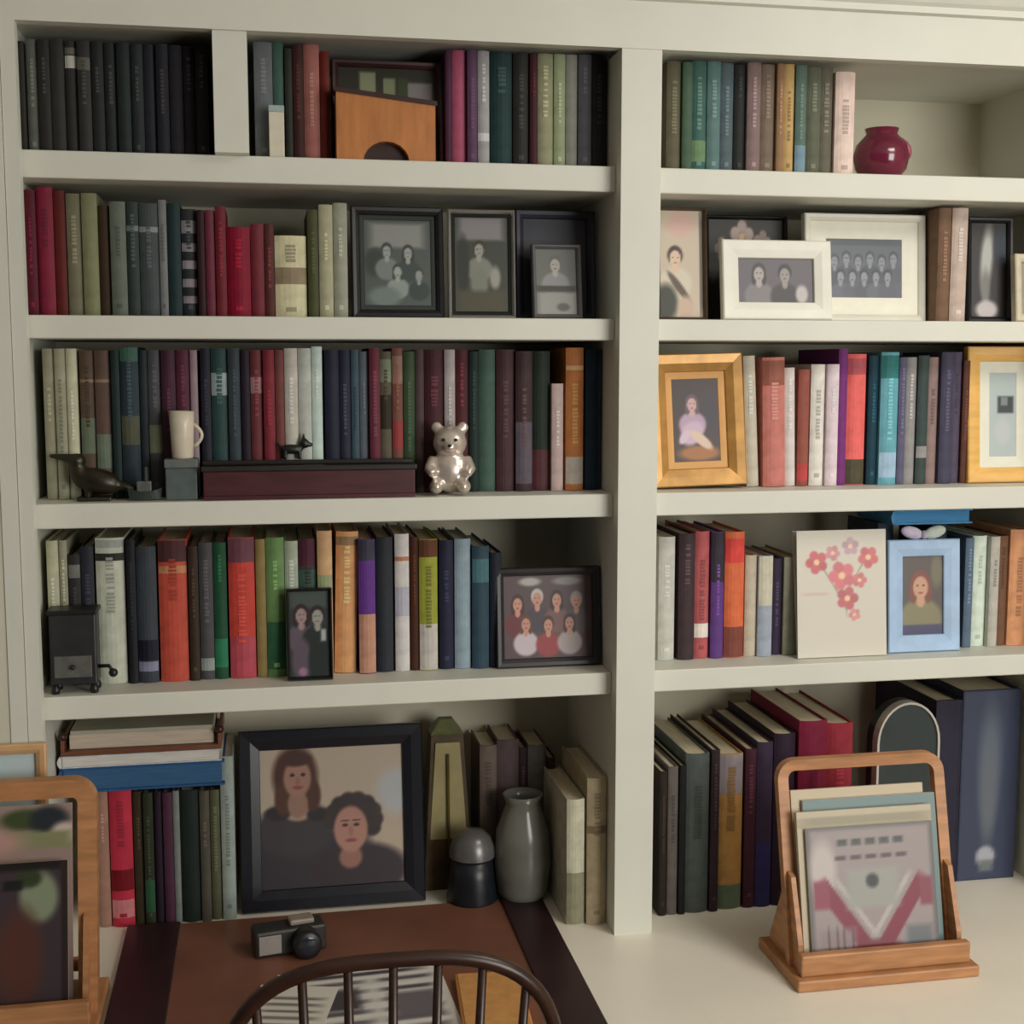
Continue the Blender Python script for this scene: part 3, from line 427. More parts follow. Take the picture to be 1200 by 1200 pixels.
(0.4049,0.1042,1.2035,0.0294,0.2260,0.165,(66, 62, 60),0,[(0.8, 1, (80, 36, 54)), (0.52, 0.78, (60, 90, 78))],None,'dark cedar hardback beside pale mint book on fourth shelf above desk pad','books on fourth shelf above desk pad'),
(0.4325,0.0968,1.2035,0.0240,0.2394,0.150,(204, 164, 120),0,[(0.55, 0.7, (150, 160, 120))],None,'buff book beside dark cedar hardback on fourth shelf above desk pad','books on fourth shelf above desk pad'),
(0.4643,0.1058,1.2035,0.0357,0.2359,0.180,(216, 156, 104),1.5,[(0.9, 0.97, (150, 120, 90))],None,'apricot tan hardback beside buff book on fourth shelf above desk pad','books on fourth shelf above desk pad'),
(0.5007,0.0940,1.2035,0.0275,0.2238,0.150,(96, 52, 136),0,[(0.0, 0.45, (190, 140, 116)), (0.84, 1, (60, 60, 76))],None,'purple topped tan book beside apricot tan hardback on fourth shelf above desk pad','books on fourth shelf above desk pad'),
(0.5303,0.1013,1.2035,0.0276,0.2260,0.165,(44, 48, 54),0,[],(90, 90, 80),'ink navy hardback beside purple topped tan book on fourth shelf above desk pad','books on fourth shelf above desk pad'),
(0.5593,0.1005,1.2035,0.0235,0.2310,0.165,(206, 202, 200),0,[(0.4, 0.62, (176, 176, 190)), (0.8, 0.84, (180, 120, 90))],(120, 110, 100),'white dashed hardback beside ink navy hardback on fourth shelf above desk pad','books on fourth shelf above desk pad'),
(0.5799,0.1034,1.2035,0.0136,0.2249,0.180,(70, 36, 22),0,[],None,'chestnut slim book beside white dashed hardback on fourth shelf above desk pad','books on fourth shelf above desk pad'),
(0.6029,0.0977,1.2035,0.0304,0.2215,0.180,(150, 156, 56),0,[(0.0, 0.36, (190, 184, 178)), (0.86, 1, (100, 60, 40))],(84, 80, 40),'olive yellow hardback beside chestnut slim book on fourth shelf above desk pad','books on fourth shelf above desk pad'),
(0.6335,0.1034,1.2035,0.0238,0.2180,0.180,(36, 38, 60),0,[],None,'dark navy book beside olive yellow hardback on fourth shelf above desk pad','books on fourth shelf above desk pad'),
(0.6609,0.1014,1.2035,0.0268,0.2202,0.165,(140, 160, 174),0,[],None,'light steel hardback beside dark navy book on fourth shelf above desk pad','books on fourth shelf above desk pad'),
(0.6906,0.0957,1.2035,0.0284,0.2080,0.180,(48, 72, 86),0,[(0.7, 0.9, (70, 110, 120))],None,'petrol blue hardback beside light steel hardback on fourth shelf above desk pad','books on fourth shelf above desk pad'),
(0.7167,0.0983,1.2035,0.0198,0.1959,0.180,(30, 34, 46),0,[],None,'black blue book beside petrol blue hardback on fourth shelf above desk pad','books on fourth shelf above desk pad'),
(1.0159,0.0981,1.2035,0.0285,0.2152,0.165,(196, 196, 188),0,[],None,'pale grey hardback beside brown black hardback on fourth shelf above card rack','books on fourth shelf above card rack'),
(1.0512,0.0950,1.2035,0.0286,0.2203,0.150,(64, 50, 54),0,[],None,'brown black hardback beside pale grey hardback on fourth shelf above card rack','books on fourth shelf above card rack'),
(1.0805,0.1021,1.2035,0.0257,0.2226,0.180,(186, 92, 94),0,[(0.16, 0.28, (240, 224, 214))],None,'rosy red hardback beside brown black hardback on fourth shelf above card rack','books on fourth shelf above card rack'),
(1.1069,0.0961,1.2035,0.0227,0.2221,0.165,(96, 60, 130),0,[(0.6, 1, (54, 50, 60))],None,'violet hardback beside rosy red hardback on fourth shelf above card rack','books on fourth shelf above card rack'),
(1.1380,0.0964,1.2035,0.0353,0.2214,0.165,(220, 110, 70),0,[(0.75, 0.95, (224, 72, 66)), (0.0, 0.25, (130, 70, 60))],None,'burnt orange hardback beside violet hardback on fourth shelf above card rack','books on fourth shelf above card rack'),
(1.1701,0.1021,1.2035,0.0214,0.1788,0.150,(196, 184, 164),0,[],None,'beige short book beside burnt orange hardback on fourth shelf above card rack','books on fourth shelf above card rack'),
(1.1947,0.0949,1.2035,0.0258,0.1782,0.169,(160, 170, 186),0,[(0.5, 1, (206, 200, 180))],None,'powder blue short book beside beige short book on fourth shelf above card rack','books on fourth shelf above card rack'),
(1.2189,0.1052,1.2035,0.0184,0.1715,0.150,(54, 44, 64),0,[],None,'dark plum short book beside powder blue short book on fourth shelf above card rack','books on fourth shelf above card rack'),
(1.2451,0.0980,1.2035,0.0296,0.1739,0.165,(150, 150, 130),0,[],(90, 90, 84),'sage grey short book beside dark plum short book on fourth shelf above card rack','books on fourth shelf above card rack'),
(1.5822,0.0979,1.2035,0.0162,0.1995,0.165,(92, 112, 132),0,[],None,'slate blue slim book beside sage grey short book on fourth shelf above card rack','books on fourth shelf above card rack'),
(1.6066,0.1046,1.2035,0.0280,0.2020,0.180,(216, 230, 216),0,[],(160, 170, 150),'mint white hardback beside slate blue slim book on fourth shelf above card rack','books on fourth shelf above card rack'),
(1.6304,0.0942,1.2035,0.0176,0.2015,0.150,(190, 186, 176),0,[],None,'pale stone slim book beside mint white hardback on fourth shelf above card rack','books on fourth shelf above card rack'),
(1.6514,0.1036,1.2035,0.0197,0.2010,0.150,(120, 86, 64),0,[],None,'walnut slim book beside pale stone slim book on fourth shelf above card rack','books on fourth shelf above card rack'),
(1.6805,0.0959,1.2035,0.0365,0.2128,0.180,(224, 158, 112),0,[],None,'peach orange hardback beside walnut slim book on fourth shelf above card rack','books on fourth shelf above card rack'),
(0.0578,0.1908,0.7600,0.0187,0.2428,0.155,(160, 120, 104),0,[],None,'dusty pink slim book beside crimson red hardback on counter behind desk pad','books on counter behind desk pad'),
(0.0876,0.1859,0.7600,0.0369,0.2410,0.155,(188, 44, 66),0,[(0.26, 0.42, (116, 10, 24)), (0.06, 0.2, (200, 120, 124))],None,'crimson red hardback beside dusty pink slim book on counter behind desk pad','books on counter behind desk pad'),
(0.1161,0.1881,0.7600,0.0161,0.2349,0.155,(56, 44, 28),0,[],None,'dark bronze book beside crimson red hardback on counter behind desk pad','books on counter behind desk pad'),
(0.1331,0.1811,0.7600,0.0158,0.2339,0.155,(42, 48, 34),0,[(0.1, 0.35, (40, 84, 56))],None,'olive black book beside dark bronze book on counter behind desk pad','books on counter behind desk pad'),
(0.1497,0.1871,0.7600,0.0134,0.2329,0.155,(40, 28, 40),0,[],None,'aubergine black book beside olive black book on counter behind desk pad','books on counter behind desk pad'),
(0.1654,0.1817,0.7600,0.0159,0.2320,0.155,(76, 40, 62),0,[],None,'wine purple book beside aubergine black book on counter behind desk pad','books on counter behind desk pad'),
(0.1794,0.1826,0.7600,0.0103,0.2341,0.155,(120, 126, 124),0,[],None,'silver slim book beside wine purple book on counter behind desk pad','books on counter behind desk pad'),
(0.2014,0.1839,0.7600,0.0316,0.2328,0.155,(30, 40, 38),0,[],None,'black green hardback beside silver slim book on counter behind desk pad','books on counter behind desk pad'),
(0.2262,0.1818,0.7600,0.0161,0.2314,0.155,(80, 76, 66),0,[],None,'drab brown book beside black green hardback on counter behind desk pad','books on counter behind desk pad'),
(0.2433,0.1874,0.7600,0.0161,0.2304,0.155,(86, 88, 66),0,[],None,'army green book beside drab brown book on counter behind desk pad','books on counter behind desk pad'),
(0.2645,0.1834,0.7600,0.0223,0.2890,0.155,(150, 162, 156),0,[],None,'pale grey tall book beside army green book on counter behind desk pad','books on counter behind desk pad'),
(0.7274,0.2379,0.7600,0.0310,0.2667,0.110,(112, 98, 88),0,[],None,'dim taupe tall book beside dim mauve tall book on counter by pillar','books on counter by pillar'),
(0.7640,0.2404,0.7600,0.0403,0.2743,0.110,(98, 82, 84),0,[],None,'dim mauve tall book beside dim taupe tall book on counter by pillar','books on counter by pillar'),
(0.7926,0.2448,0.7600,0.0149,0.2569,0.110,(66, 48, 54),0,[],None,'dim plum tall book beside dim mauve tall book on counter by pillar','books on counter by pillar'),
(0.8182,0.2401,0.7600,0.0342,0.2619,0.110,(104, 100, 94),0,[],None,'dim grey tall book beside dim plum tall book on counter by pillar','books on counter by pillar'),
(0.8438,0.2374,0.7600,0.0151,0.2381,0.110,(60, 50, 40),0,[],None,'dim umber tall book beside dim grey tall book on counter by pillar','books on counter by pillar'),
(0.8459,0.0511,0.7600,0.0307,0.2209,0.200,(196, 192, 168),0,[(0.0, 0.42, (140, 136, 112))],None,'white cream hardback beside beige patterned hardback on counter by pillar','books on counter by pillar'),
(0.8815,0.0462,0.7600,0.0334,0.2573,0.200,(176, 160, 130),0,[(0.62, 0.68, (130, 110, 84))],(120, 104, 80),'beige patterned hardback beside white cream hardback on counter by pillar','books on counter by pillar'),
(1.0026,0.0595,0.7600,0.0132,0.2579,0.240,(44, 36, 30),0,[],None,'black slim tall book beside ash slim tall book on counter behind card rack','books on counter behind card rack'),
(1.0203,0.0614,0.7600,0.0179,0.2645,0.240,(104, 98, 94),0,[],None,'ash slim tall book beside black slim tall book on counter behind card rack','books on counter behind card rack'),
(1.0372,0.0589,0.7600,0.0118,0.2666,0.240,(30, 30, 30),0,[],None,'soot slim tall book beside ash slim tall book on counter behind card rack','books on counter behind card rack'),
(1.0653,0.0615,0.7600,0.0424,0.2847,0.240,(86, 94, 92),0,[],None,'slate green tall hardback beside soot slim tall book on counter behind card rack','books on counter behind card rack'),
(1.0962,0.0601,0.7600,0.0150,0.2906,0.240,(52, 40, 44),0,[],None,'dark umber tall book beside slate green tall hardback on counter behind card rack','books on counter behind card rack'),
(1.1269,0.0657,0.7600,0.0445,0.2799,0.240,(186, 138, 76),0,[(0.74, 1, (150, 140, 146)), (0.0, 0.16, (100, 120, 96))],None,'tan tall hardback beside dark umber tall book on counter behind card rack','books on counter behind card rack'),
(1.1628,0.0650,0.7600,0.0199,0.2871,0.240,(72, 36, 50),0,[],None,'dark maroon tall book beside tan tall hardback on counter behind card rack','books on counter behind card rack'),
(1.1883,0.0636,0.7600,0.0291,0.2979,0.240,(60, 46, 70),0,[(0.0, 0.4, (52, 48, 100))],None,'blue plum tall book beside dark maroon tall book on counter behind card rack','books on counter behind card rack'),
(1.2247,0.0631,0.7600,0.0392,0.3113,0.240,(50, 34, 52),0,[],None,'purple black tall book beside blue plum tall book on counter behind card rack','books on counter behind card rack'),
(1.2743,0.0567,0.7600,0.0524,0.3333,0.240,(124, 26, 56),0,[],None,'magenta tall hardback beside purple black tall book on counter behind card rack','books on counter behind card rack'),
(1.3275,0.0647,0.7600,0.0496,0.3246,0.240,(150, 44, 58),0,[],None,'crimson tall hardback beside magenta tall hardback on counter behind card rack','books on counter behind card rack'),
]
def arc(w, r, n=6):
    return [(-w/2+w*i/n, r*(2*i/n-1)**2) for i in range(n+1)]
def spine_patch(mb, w, r, x0, x1, z0, z1, out, n=4):
    pts = []
    for i in range(n+1):
        x = x0+(x1-x0)*i/n; pts.append((x, r*(2*x/w)**2-out))
    vs = [(x, y, z0) for x, y in pts]+[(x, y, z1) for x, y in pts]
    mb.add(vs, [(i, i+1, i+n+2, i+n+1) for i in range(n)])
def make_book(x, y, z, w, h, d, rgb, lean, labels, text, label, group, mw=None, flat=False, rz=0):
    lift = w/2*abs(sin(radians(lean)))
    t = thing('book', label, 'book', (x, y, z+lift+.0002), group, (0, radians(lean), radians(rz)))
    th = min(.0026, w*.14); r = min(.006, w*.16)
    a = arc(w, r); outer = [(-w/2, d)]+a+[(w/2, d)]
    inner = [(-w/2+th, d)]+[(px*(1-2*th/w), py+th) for px, py in a]+[(w/2-th, d)]
    n = len(outer); vs = []
    for zz in (0, h): vs += [(px, py, zz) for px, py in outer]+[(px, py, zz) for px, py in inner]
    fs = []
    for i in range(n-1):
        fs += [(i, i+1, 2*n+i+1, 2*n+i), (n+i+1, n+i, 3*n+i, 3*n+i+1), (2*n+i, 2*n+i+1, 3*n+i+1, 3*n+i), (i+1, i, n+i, n+i+1)]
    fs += [(n, 0, 2*n, 3*n), (n-1, 2*n-1, 4*n-1, 3*n-1)]
    MB().add(vs, fs).build('cover', cloth(rgb), t)
    MB().box(-w/2+th, w/2-th, r+th+.0003, d-.004, .003, h-.004).build('pages', PAGES, t)
    for f0, f1, c in labels:
        mb = MB(); spine_patch(mb, w, r, -w*.49, w*.49, h*f0+.001, h*f1-.001, .0004); mb.build('spine_label', cloth(c), t)
    rnd = random.Random(int(x*9e4)+int(z*7e3))
    if w > .011 and rnd.random() < .75:
        if text is None: k = rnd.choice([1.35, 1.5, .6]) if sum(rgb) > 170 else 1.9; text = tuple(min(235, int(v*k+8)) for v in rgb)
        mb = MB(); zz = h*rnd.uniform(.74, .92); end = zz-h*rnd.uniform(.18, .5); lh = w*rnd.uniform(.26, .4)
        while zz > end:
            l = rnd.uniform(.003, .0052); 
            if rnd.random() < .16: zz -= .004
            spine_patch(mb, w, r, -lh/2*rnd.uniform(.7, 1), lh/2*rnd.uniform(.7, 1), zz-l, zz, .0009, 2); zz -= l+.0018
        text = tuple(round(p*.55+q*.45) for p, q in zip(text, rgb))
        mb.build('spine_lettering', cloth(text), t)
        if rnd.random() < .4: mb = MB(); spine_patch(mb, w, r, -w*.16, w*.16, h*.07, h*.07+.007, .0009, 2); mb.build('publisher_mark', cloth(text), t)
    return t
for b in BOOKS: make_book(*b)

def flat_book(label, x0, x1, yf, d, z, h, rgb, group=None, board=.003, pages=(222, 212, 186)):
    """A closed book lying down, fore-edge or tail towards the room."""
    t = thing('book', label, 'book', ((x0+x1)/2, yf, z+.0002), group)
    w = x1-x0; m = cloth(rgb)
    MB().box(-w/2, w/2, 0, d, 0, board, bev=.0006).build('back_board', m, t)
    MB().box(-w/2, w/2, 0, d, h-board, h, bev=.0006).build('front_board', m, t)
    mb = MB(); n = 6
    pts = [(-w/2-.004*sin(pi*i/n), h*i/n) for i in range(n+1)]+[(-w/2+.003, h), (-w/2+.003, 0)]
    mb.prism(pts[::-1], 0, d).build('spine', m, t)
    MB().box(-w/2+.004, w/2-.005, .004, d-.004, board, h-board).build('pages', mat(pages, .8, .12, 300, stretch=(.05, .05, 1)), t)
    return t
# ---------------------------------------------------------------- things on the top shelf
S1, S2, S3, S4 = [s[0] for s in SH]
PHOTOS = 'photographs standing on the shelves'
SILVER = mat((190, 188, 184), .28, .06, 40, metal=.7)
GOLD = mat((190, 142, 76), .35, .2, 30, .08, metal=.25)
WHITEF = mat((236, 234, 222), .45, .03, 30)
NAVY = mat((36, 38, 54), .5, .12, 40)

# dark framed picture with the arched wooden block in front of it
photo_frame('framed_picture', 'dark framed picture of pale buildings behind the arched wooden block', 'picture frame', .456, .634, S1, .168, .105, .011, DARKWOOD,
            (40, 40, 28), [('r', .3, .75, .08, .2, (132, 136, 106)), ('r', .52, .72, .06, .17, (120, 128, 96)), ('r', .82, .68, .14, .17, (124, 118, 120)), ('r', .66, .7, .05, .2, (52, 62, 36)), ('e', .5, .42, .4, .08, (120, 116, 96))], tilt=5)
ab = thing('wooden_block', 'orange-brown wooden block with a dark arch cut into its base', 'wooden block', (.536, .052, S1), None)
out = [(-.077, 0), (-.036, 0)]+[(-.036*cos(pi*i/10), .031*sin(pi*i/10)) for i in range(1, 10)]+[(.036, 0), (.077, 0), (.077, .088), (-.077, .104)]
MB().prism(out, 0, .035).build('block_body', mat((186, 118, 60), .5, .18, 12, .05, stretch=(5, 1, 1)), ab)
MB().prism([(-.0365, .0003), (.0365, .0003)]+[(.0365*cos(pi*i/10), .032*sin(pi*i/10)) for i in range(1, 10)], .018, .034).build('arch_panel', DARKWOOD, ab)
MB().add([(-.08, -.003, .104), (.08, -.003, .087), (.08, .038, .087), (-.08, .038, .104), (-.08, -.003, .111), (.08, -.003, .094), (.08, .038, .094), (-.08, .038, .111)],
         [(0,3,2,1),(4,5,6,7),(0,1,5,4),(1,2,6,5),(2,3,7,6),(3,0,4,7)]).build('lid_board', DARKWOOD, ab)
wb_ = thing('small_carton', 'small white upright carton in front of the teal book, top shelf', 'carton', (.368, .052, S1))
MB().box(-.0115, .0115, 0, .016, 0, .07, bev=.001).build('carton_body', mat((214, 206, 188), .6, .05), wb_)
MB().box(-.0118, .0118, -.0003, .0163, .07, .08, bev=.001).build('carton_flap', mat((160, 178, 176), .6, .05), wb_)
# maroon glazed pot
pt = thing('glazed_pot', 'round maroon glazed pot with a pale highlight on the top shelf', 'pot', (1.397, .12, S1))
pr = [(0, .001), (.026, 0), (.03, .004), (.043, .02), (.048, .042), (.043, .062), (.032, .074), (.026, .08), (.029, .089), (.026, .089), (.022, .08), (.028, .073), (.038, .06), (.043, .042), (.038, .02), (.024, .008), (0, .007)]
MB().lathe(pr, 36).build('pot_body', mat((112, 32, 58), .16, .15, 20, coat=.5), pt, True)
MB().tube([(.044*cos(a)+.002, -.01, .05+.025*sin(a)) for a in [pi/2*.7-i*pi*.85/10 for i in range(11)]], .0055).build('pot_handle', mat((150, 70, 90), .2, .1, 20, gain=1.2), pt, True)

# ---------------------------------------------------------------- second shelf: photographs
BW = lambda c: (c, c, c)
photo_frame('photo_frame', 'dark framed black and white photograph of a seated group beside ivory books', 'photo frame', .483, .632, S2, .178, .088, .013, BLACK,
            (70, 78, 74), [('r', .5, .82, .4, .14, (132, 134, 130), .3), ('e', .16, .5, .16, .16, (44, 50, 48), .4)]+person(.34, .64, .085, 1.2, (146, 152, 148), (46, 52, 48), (110, 120, 116))+person(.66, .62, .085, 1.2, (150, 156, 150), (44, 48, 46), (50, 60, 58), True)+person(.5, .4, .08, 1.2, (150, 158, 154), (50, 56, 54), (134, 144, 140), True)+person(.82, .36, .075, 1.2, (140, 146, 142), (48, 54, 50), (40, 54, 52))+[('e', .3, .1, .24, .12, (104, 118, 114), .4)], mw=.009, mcol=(58, 62, 60), group=PHOTOS, tilt=5, rz=2)
photo_frame('photo_frame', 'slim silver framed black and white photograph of a standing figure', 'photo frame', .638, .748, S2, .176, .085, .006, SILVER,
            (62, 66, 60), [('r', .5, .88, .42, .12, (132, 128, 132), .3), *person(.46, .66, .085, 1.7, (156, 154, 146), (56, 54, 48), (128, 132, 122)), ('e', .46, .3, .17, .16, (124, 128, 116), .4), ('e', .76, .36, .1, .12, (156, 154, 146), .5), ('e', .15, .5, .12, .3, (46, 52, 44), .4), ('r', .5, .1, .45, .12, (78, 76, 58), .4)], mw=.007, mcol=(34, 36, 32), group=PHOTOS, tilt=5, rz=-2)
photo_frame('photo_frame', 'large dark navy framed print standing behind the little silver photograph', 'photo frame', .757, .893, S2, .182, .125, .014, NAVY,
            (34, 34, 46), [('e', .4, .7, .3, .2, (40, 38, 54), .6)], group=PHOTOS, tilt=4)
photo_frame('photo_frame', 'little silver framed photograph with white lower half against navy print', 'photo frame', .776, .858, S2, .122, .074, .007, mat((120, 120, 122), .35, .06, metal=.5),
            (110, 112, 108), person(.48, .76, .12, 1.6, (176, 174, 164), (104, 104, 98), (146, 146, 150))+[('r', .5, .39, .5, .05, (70, 70, 66), .3), ('r', .5, .16, .45, .18, (156, 156, 150), .3), ('e', .65, .12, .15, .06, (96, 98, 94), .5)], group=PHOTOS, tilt=9)
# counter-side bay
photo_frame('photo_frame', 'tall cream print of a dark haired figure beside the post', 'photo frame', .992, 1.078, S2, .188, .088, .005, mat((84, 70, 54), .5), (196, 182, 162),
            [('e', .5, .87, .3, .12, (206, 170, 160), .5)]+person(.36, .56, .095, 2.2, (214, 186, 164), (50, 36, 28), (206, 196, 180))+[('e', .45, .28, .3, .05, (88, 72, 60), .3, -.5), ('e', .14, .14, .26, .17, (46, 48, 38), .4), ('r', .96, .5, .06, .5, (92, 80, 60), .4), ('e', .6, .1, .18, .1, (196, 170, 150), .5)], group=PHOTOS, tilt=5)
photo_frame('photo_frame', 'black framed photograph of pale pink flowers behind the white landscape frame', 'photo frame', 1.104, 1.255, S2, .186, .17, .007, BLACK, (44, 40, 34),
            [*flower(.45, .82, .17, .9, (200, 176, 168)), *flower(.72, .76, .13, .9, (176, 150, 142)), *flower(.2, .7, .12, .9, (150, 130, 120))], group=PHOTOS, tilt=4)
photo_frame('photo_frame', 'small white landscape frame with a grey photograph of two people', 'photo frame', 1.098, 1.292, S2, .134, .066, .03, WHITEF, (96, 92, 100),
            person(.28, .66, .2, .55, (168, 162, 160), (58, 54, 60), (124, 120, 124), True)+person(.62, .64, .2, .55, (150, 144, 142), (52, 48, 50), (66, 62, 66))+[('e', .84, .2, .08, .2, (186, 182, 180), .4)], group=PHOTOS, tilt=7, lip=.004)
photo_frame('photo_frame', 'large white mounted frame with a blue-grey group photograph', 'photo frame', 1.262, 1.488, S2, .186, .112, .012, WHITEF, (92, 98, 108),
            [('r', .5, .95, .5, .06, (78, 84, 92), .4)]+[q for i in range(6) for q in person(.11+.156*i, .62+.05*(i % 2), .11, .66, (134, 138, 148), (66, 70, 78), (74+6*(i % 3), 80+6*(i % 3), 90+6*(i % 3)))]+[q for i in range(5) for q in person(.19+.156*i, .36, .11, .66, (140, 144, 154), (60, 64, 72), (96-7*(i % 3), 100-7*(i % 3), 112-7*(i % 3)))], mw=.032, mcol=(232, 228, 214), group=PHOTOS, tilt=4)
photo_frame('photo_frame', 'black framed photograph with a bright slanting white figure', 'photo frame', 1.56, 1.648, S2, .184, .098, .01, BLACK, (44, 40, 42),
            [('e', .45, .62, .16, .34, (176, 178, 174), .6, -.25), ('e', .42, .3, .12, .2, (120, 118, 116), .6), ('e', .45, .08, .3, .1, (190, 182, 184), .4), ('e', .85, .75, .2, .2, (34, 44, 58), .5)], group=PHOTOS, tilt=4)
photo_frame('photo_frame', 'small cream framed picture in the end corner, second shelf', 'photo frame', 1.634, 1.704, S2, .118, .066, .014, mat((214, 204, 180), .5), (150, 144, 130), [('e', .5, .5, .3, .3, (110, 100, 90), .5)], group=PHOTOS, tilt=6)

# ---------------------------------------------------------------- third shelf
photo_frame('framed_picture', 'gold double-moulded frame with a painting of a pale figure', 'picture frame', .985, 1.152, S3, .226, .083, .03, GOLD, (52, 34, 36),
            [('e', .78, .6, .16, .2, (40, 34, 46), .4), ('e', .55, .1, .45, .09, (160, 100, 40), .4)]+person(.42, .7, .1, 1.7, (196, 160, 160), (92, 66, 80), (176, 150, 176), True)+[('e', .4, .34, .26, .14, (196, 172, 196), .3, .2), ('e', .6, .26, .26, .07, (214, 190, 170), .3, -.4), ('e', .24, .3, .14, .06, (206, 186, 204), .3, .5)],
            mw=.014, mcol=(214, 166, 110), tilt=6, lip=.006, th=.024, lean=-1.5)
photo_frame('framed_picture', 'honey gold wooden frame with wide pale mat and dark print', 'picture frame', 1.569, 1.714, S3, .242, .092, .026, mat((226, 178, 100), .4, .12, 14, stretch=(1, 1, 5), gain=1.15), (176, 190, 190),
            [('r', .6, .62, .3, .1, (50, 56, 64), .2), ('r', .55, .66, .12, .05, (120, 130, 136), .3), ('e', .5, .3, .3, .15, (190, 196, 196), .5)], mw=.022, mcol=(226, 226, 212), tilt=4, lip=.004)
# dark bronze bird with a long beak
bd = thing('bird_figurine', 'dark bronze long-beaked bird figurine in front of cream books', 'figurine', (.075, .075, S3))
mb = MB(); mb.ball((.01, 0, .03), (.036, .018, .02), Matrix.Rotation(.25, 3, 'Y')).ball((-.018, 0, .04), (.014, .013, .024), Matrix.Rotation(-.3, 3, 'Y')).ball((-.022, 0, .062), (.015, .012, .012))
mb.ball((.045, 0, .022), (.03, .009, .007), Matrix.Rotation(.25, 3, 'Y')); mb.tube([(-.026, 0, .064), (-.045, 0, .068), (-.062, 0, .07)], [.009, .006, .003])
mb.tube([(-.006, -.006, .024), (-.006, -.006, .002)], .005); mb.tube([(.004, .007, .024), (.004, .007, .002)], .005)
fuse(mb.build('bird_body', mat((44, 40, 26), .35, .25, 40, metal=.3), bd), .0028)
MB().box(-.022, .03, -.018, .018, 0, .006, bev=.002).build('base_plate', mat((40, 36, 24), .4, .2), bd)
# pewter bowl group and cream cup on a grey box
gb = thing('keepsake_box', 'small grey-green box under the cream cup on third shelf', 'box', (.2115, .07, S3))
MB().box(-.024, .024, -.02, .02, 0, .05, bev=.002).build('box_body', mat((76, 86, 86), .5, .12, gain=1.2), gb)
MB().box(-.0255, .0255, -.0215, .0215, .05, .064, bev=.002).build('lid', mat((92, 98, 96), .5, .12, gain=1.2), gb)
cp = thing('ceramic_cup', 'cream ceramic cup standing on the small grey-green box', 'cup', (.2135, .07, S3+.064))
MB().lathe([(0, 0), (.015, 0), (.0165, .003), (.0185, .05), (.0195, .074), (.0175, .074), (.0165, .05), (.0145, .005), (0, .004)], 28).build('cup_body', mat((206, 196, 176), .3, .04, gain=1.1), cp, True)
MB().tube([(.018+.012*sin(pi*i/8), 0, .018+.036*i/8) for i in range(9)], .0028).build('cup_handle', mat((206, 196, 176), .3, .04, gain=1.1), cp, True)
pw = thing('pewter_boat', 'low dark pewter boat model beside the bronze bird', 'model boat', (.1555, .062, S3))
hull = []
for i in range(9):
    u = i/8; hw = .011*math.sin(pi*min(1, u*.9+.08))**.6; hull.append((-.026+.052*u, hw, .014+.006*(2*u-1)**2))
vs = []
for x, hw, zt in hull: vs += [(x, -hw, zt), (x*.9, -hw*.6, .001), (x*.9, hw*.6, .001), (x, hw, zt)]
fs = [(4*i+a, 4*i+(a+1) % 4, 4*i+4+(a+1) % 4, 4*i+4+a) for i in range(8) for a in range(4)]+[(3, 2, 1, 0), (32, 33, 34, 35)]
MB().add(vs, fs).build('hull', mat((58, 66, 62), .4, .2, metal=.4, gain=1.3), pw)
MB().box(-.012, .01, -.006, .006, .013, .03, bev=.0015).build('cabin', mat((80, 84, 80), .5, .2, gain=1.3), pw)
MB().tube([(.002, 0, .028), (.002, 0, .052)], .0035).build('funnel', mat((44, 50, 46), .5), pw)
# long dark mahogany tray with small figure
tr = thing('wooden_tray', 'long dark mahogany tray standing before the third shelf books', 'tray', (.41, .072, S3))
MB().box(-.165, .165, -.034, .024, 0, .006).box(-.165, .165, -.034, -.028, .006, .045, bev=.0015).box(-.165, .165, .018, .024, .006, .05, bev=.0015).box(-.165, -.158, -.028, .018, .006, .05, bev=.0015).box(.158, .165, -.028, .018, .006, .05, bev=.0015).build('tray_body', mat((74, 36, 40), .35, .25, 14, stretch=(1, 5, 5), gain=1.1), tr)
MB().box(-.168, .168, -.037, -.026, .044, .053, bev=.002).box(-.168, .168, .016, .0262, .05, .058, bev=.002).build('rim', mat((36, 32, 28), .4, .2), tr)
dg = thing('dog_figurine', 'tiny black dog figurine perched on the mahogany tray rim', 'figurine', (.385, .092, S3+.058))
mb = MB(); mb.ball((-.002, 0, .017), (.018, .008, .008)).ball((.018, 0, .026), (.008, .007, .008)).ball((.025, 0, .024), (.007, .005, .004)).tube([(.016, 0, .03), (.017, .002, .042)], [.004, .0015]).tube([(-.018, 0, .02), (-.027, 0, .03)], [.003, .0015])
for lx in (-.013, .01):
    for ly in (-.004, .004): mb.tube([(lx, ly, .015), (lx, ly, .001)], .0032)
fuse(mb.build('dog_body', mat((30, 32, 28), .4, .15), dg), .0018, 3)
# silver bear
be = thing('bear_figurine', 'polished silver seated bear figurine on third shelf', 'figurine', (.636, .072, S3), None, (0, 0, radians(-8)))
mb = MB(); mb.ball((0, 0, .038), (.033, .028, .036)).ball((0, -.002, .084), (.028, .026, .027)).ball((-.021, 0, .109), (.010, .006, .010)).ball((.021, 0, .109), (.010, .006, .010)).ball((0, -.026, .078), (.011, .010, .009))
for s in (-1, 1):
    mb.ball((s*.022, -.022, .0145), (.012, .022, .012)); mb.tube([(s*.026, -.004, .058), (s*.034, -.018, .042), (s*.026, -.028, .034)], [.010, .009, .008])
fuse(mb.build('bear_body', mat((224, 212, 200), .24, .08, 30, metal=.55), be), .003)
for s in (-1, 1): MB().ball((s*.01, -.027, .09), .0028).build('eye', BLACK, be, True)
MB().ball((0, -.0355, .081), (.0035, .002, .0028)).build('nose', BLACK, be, True)

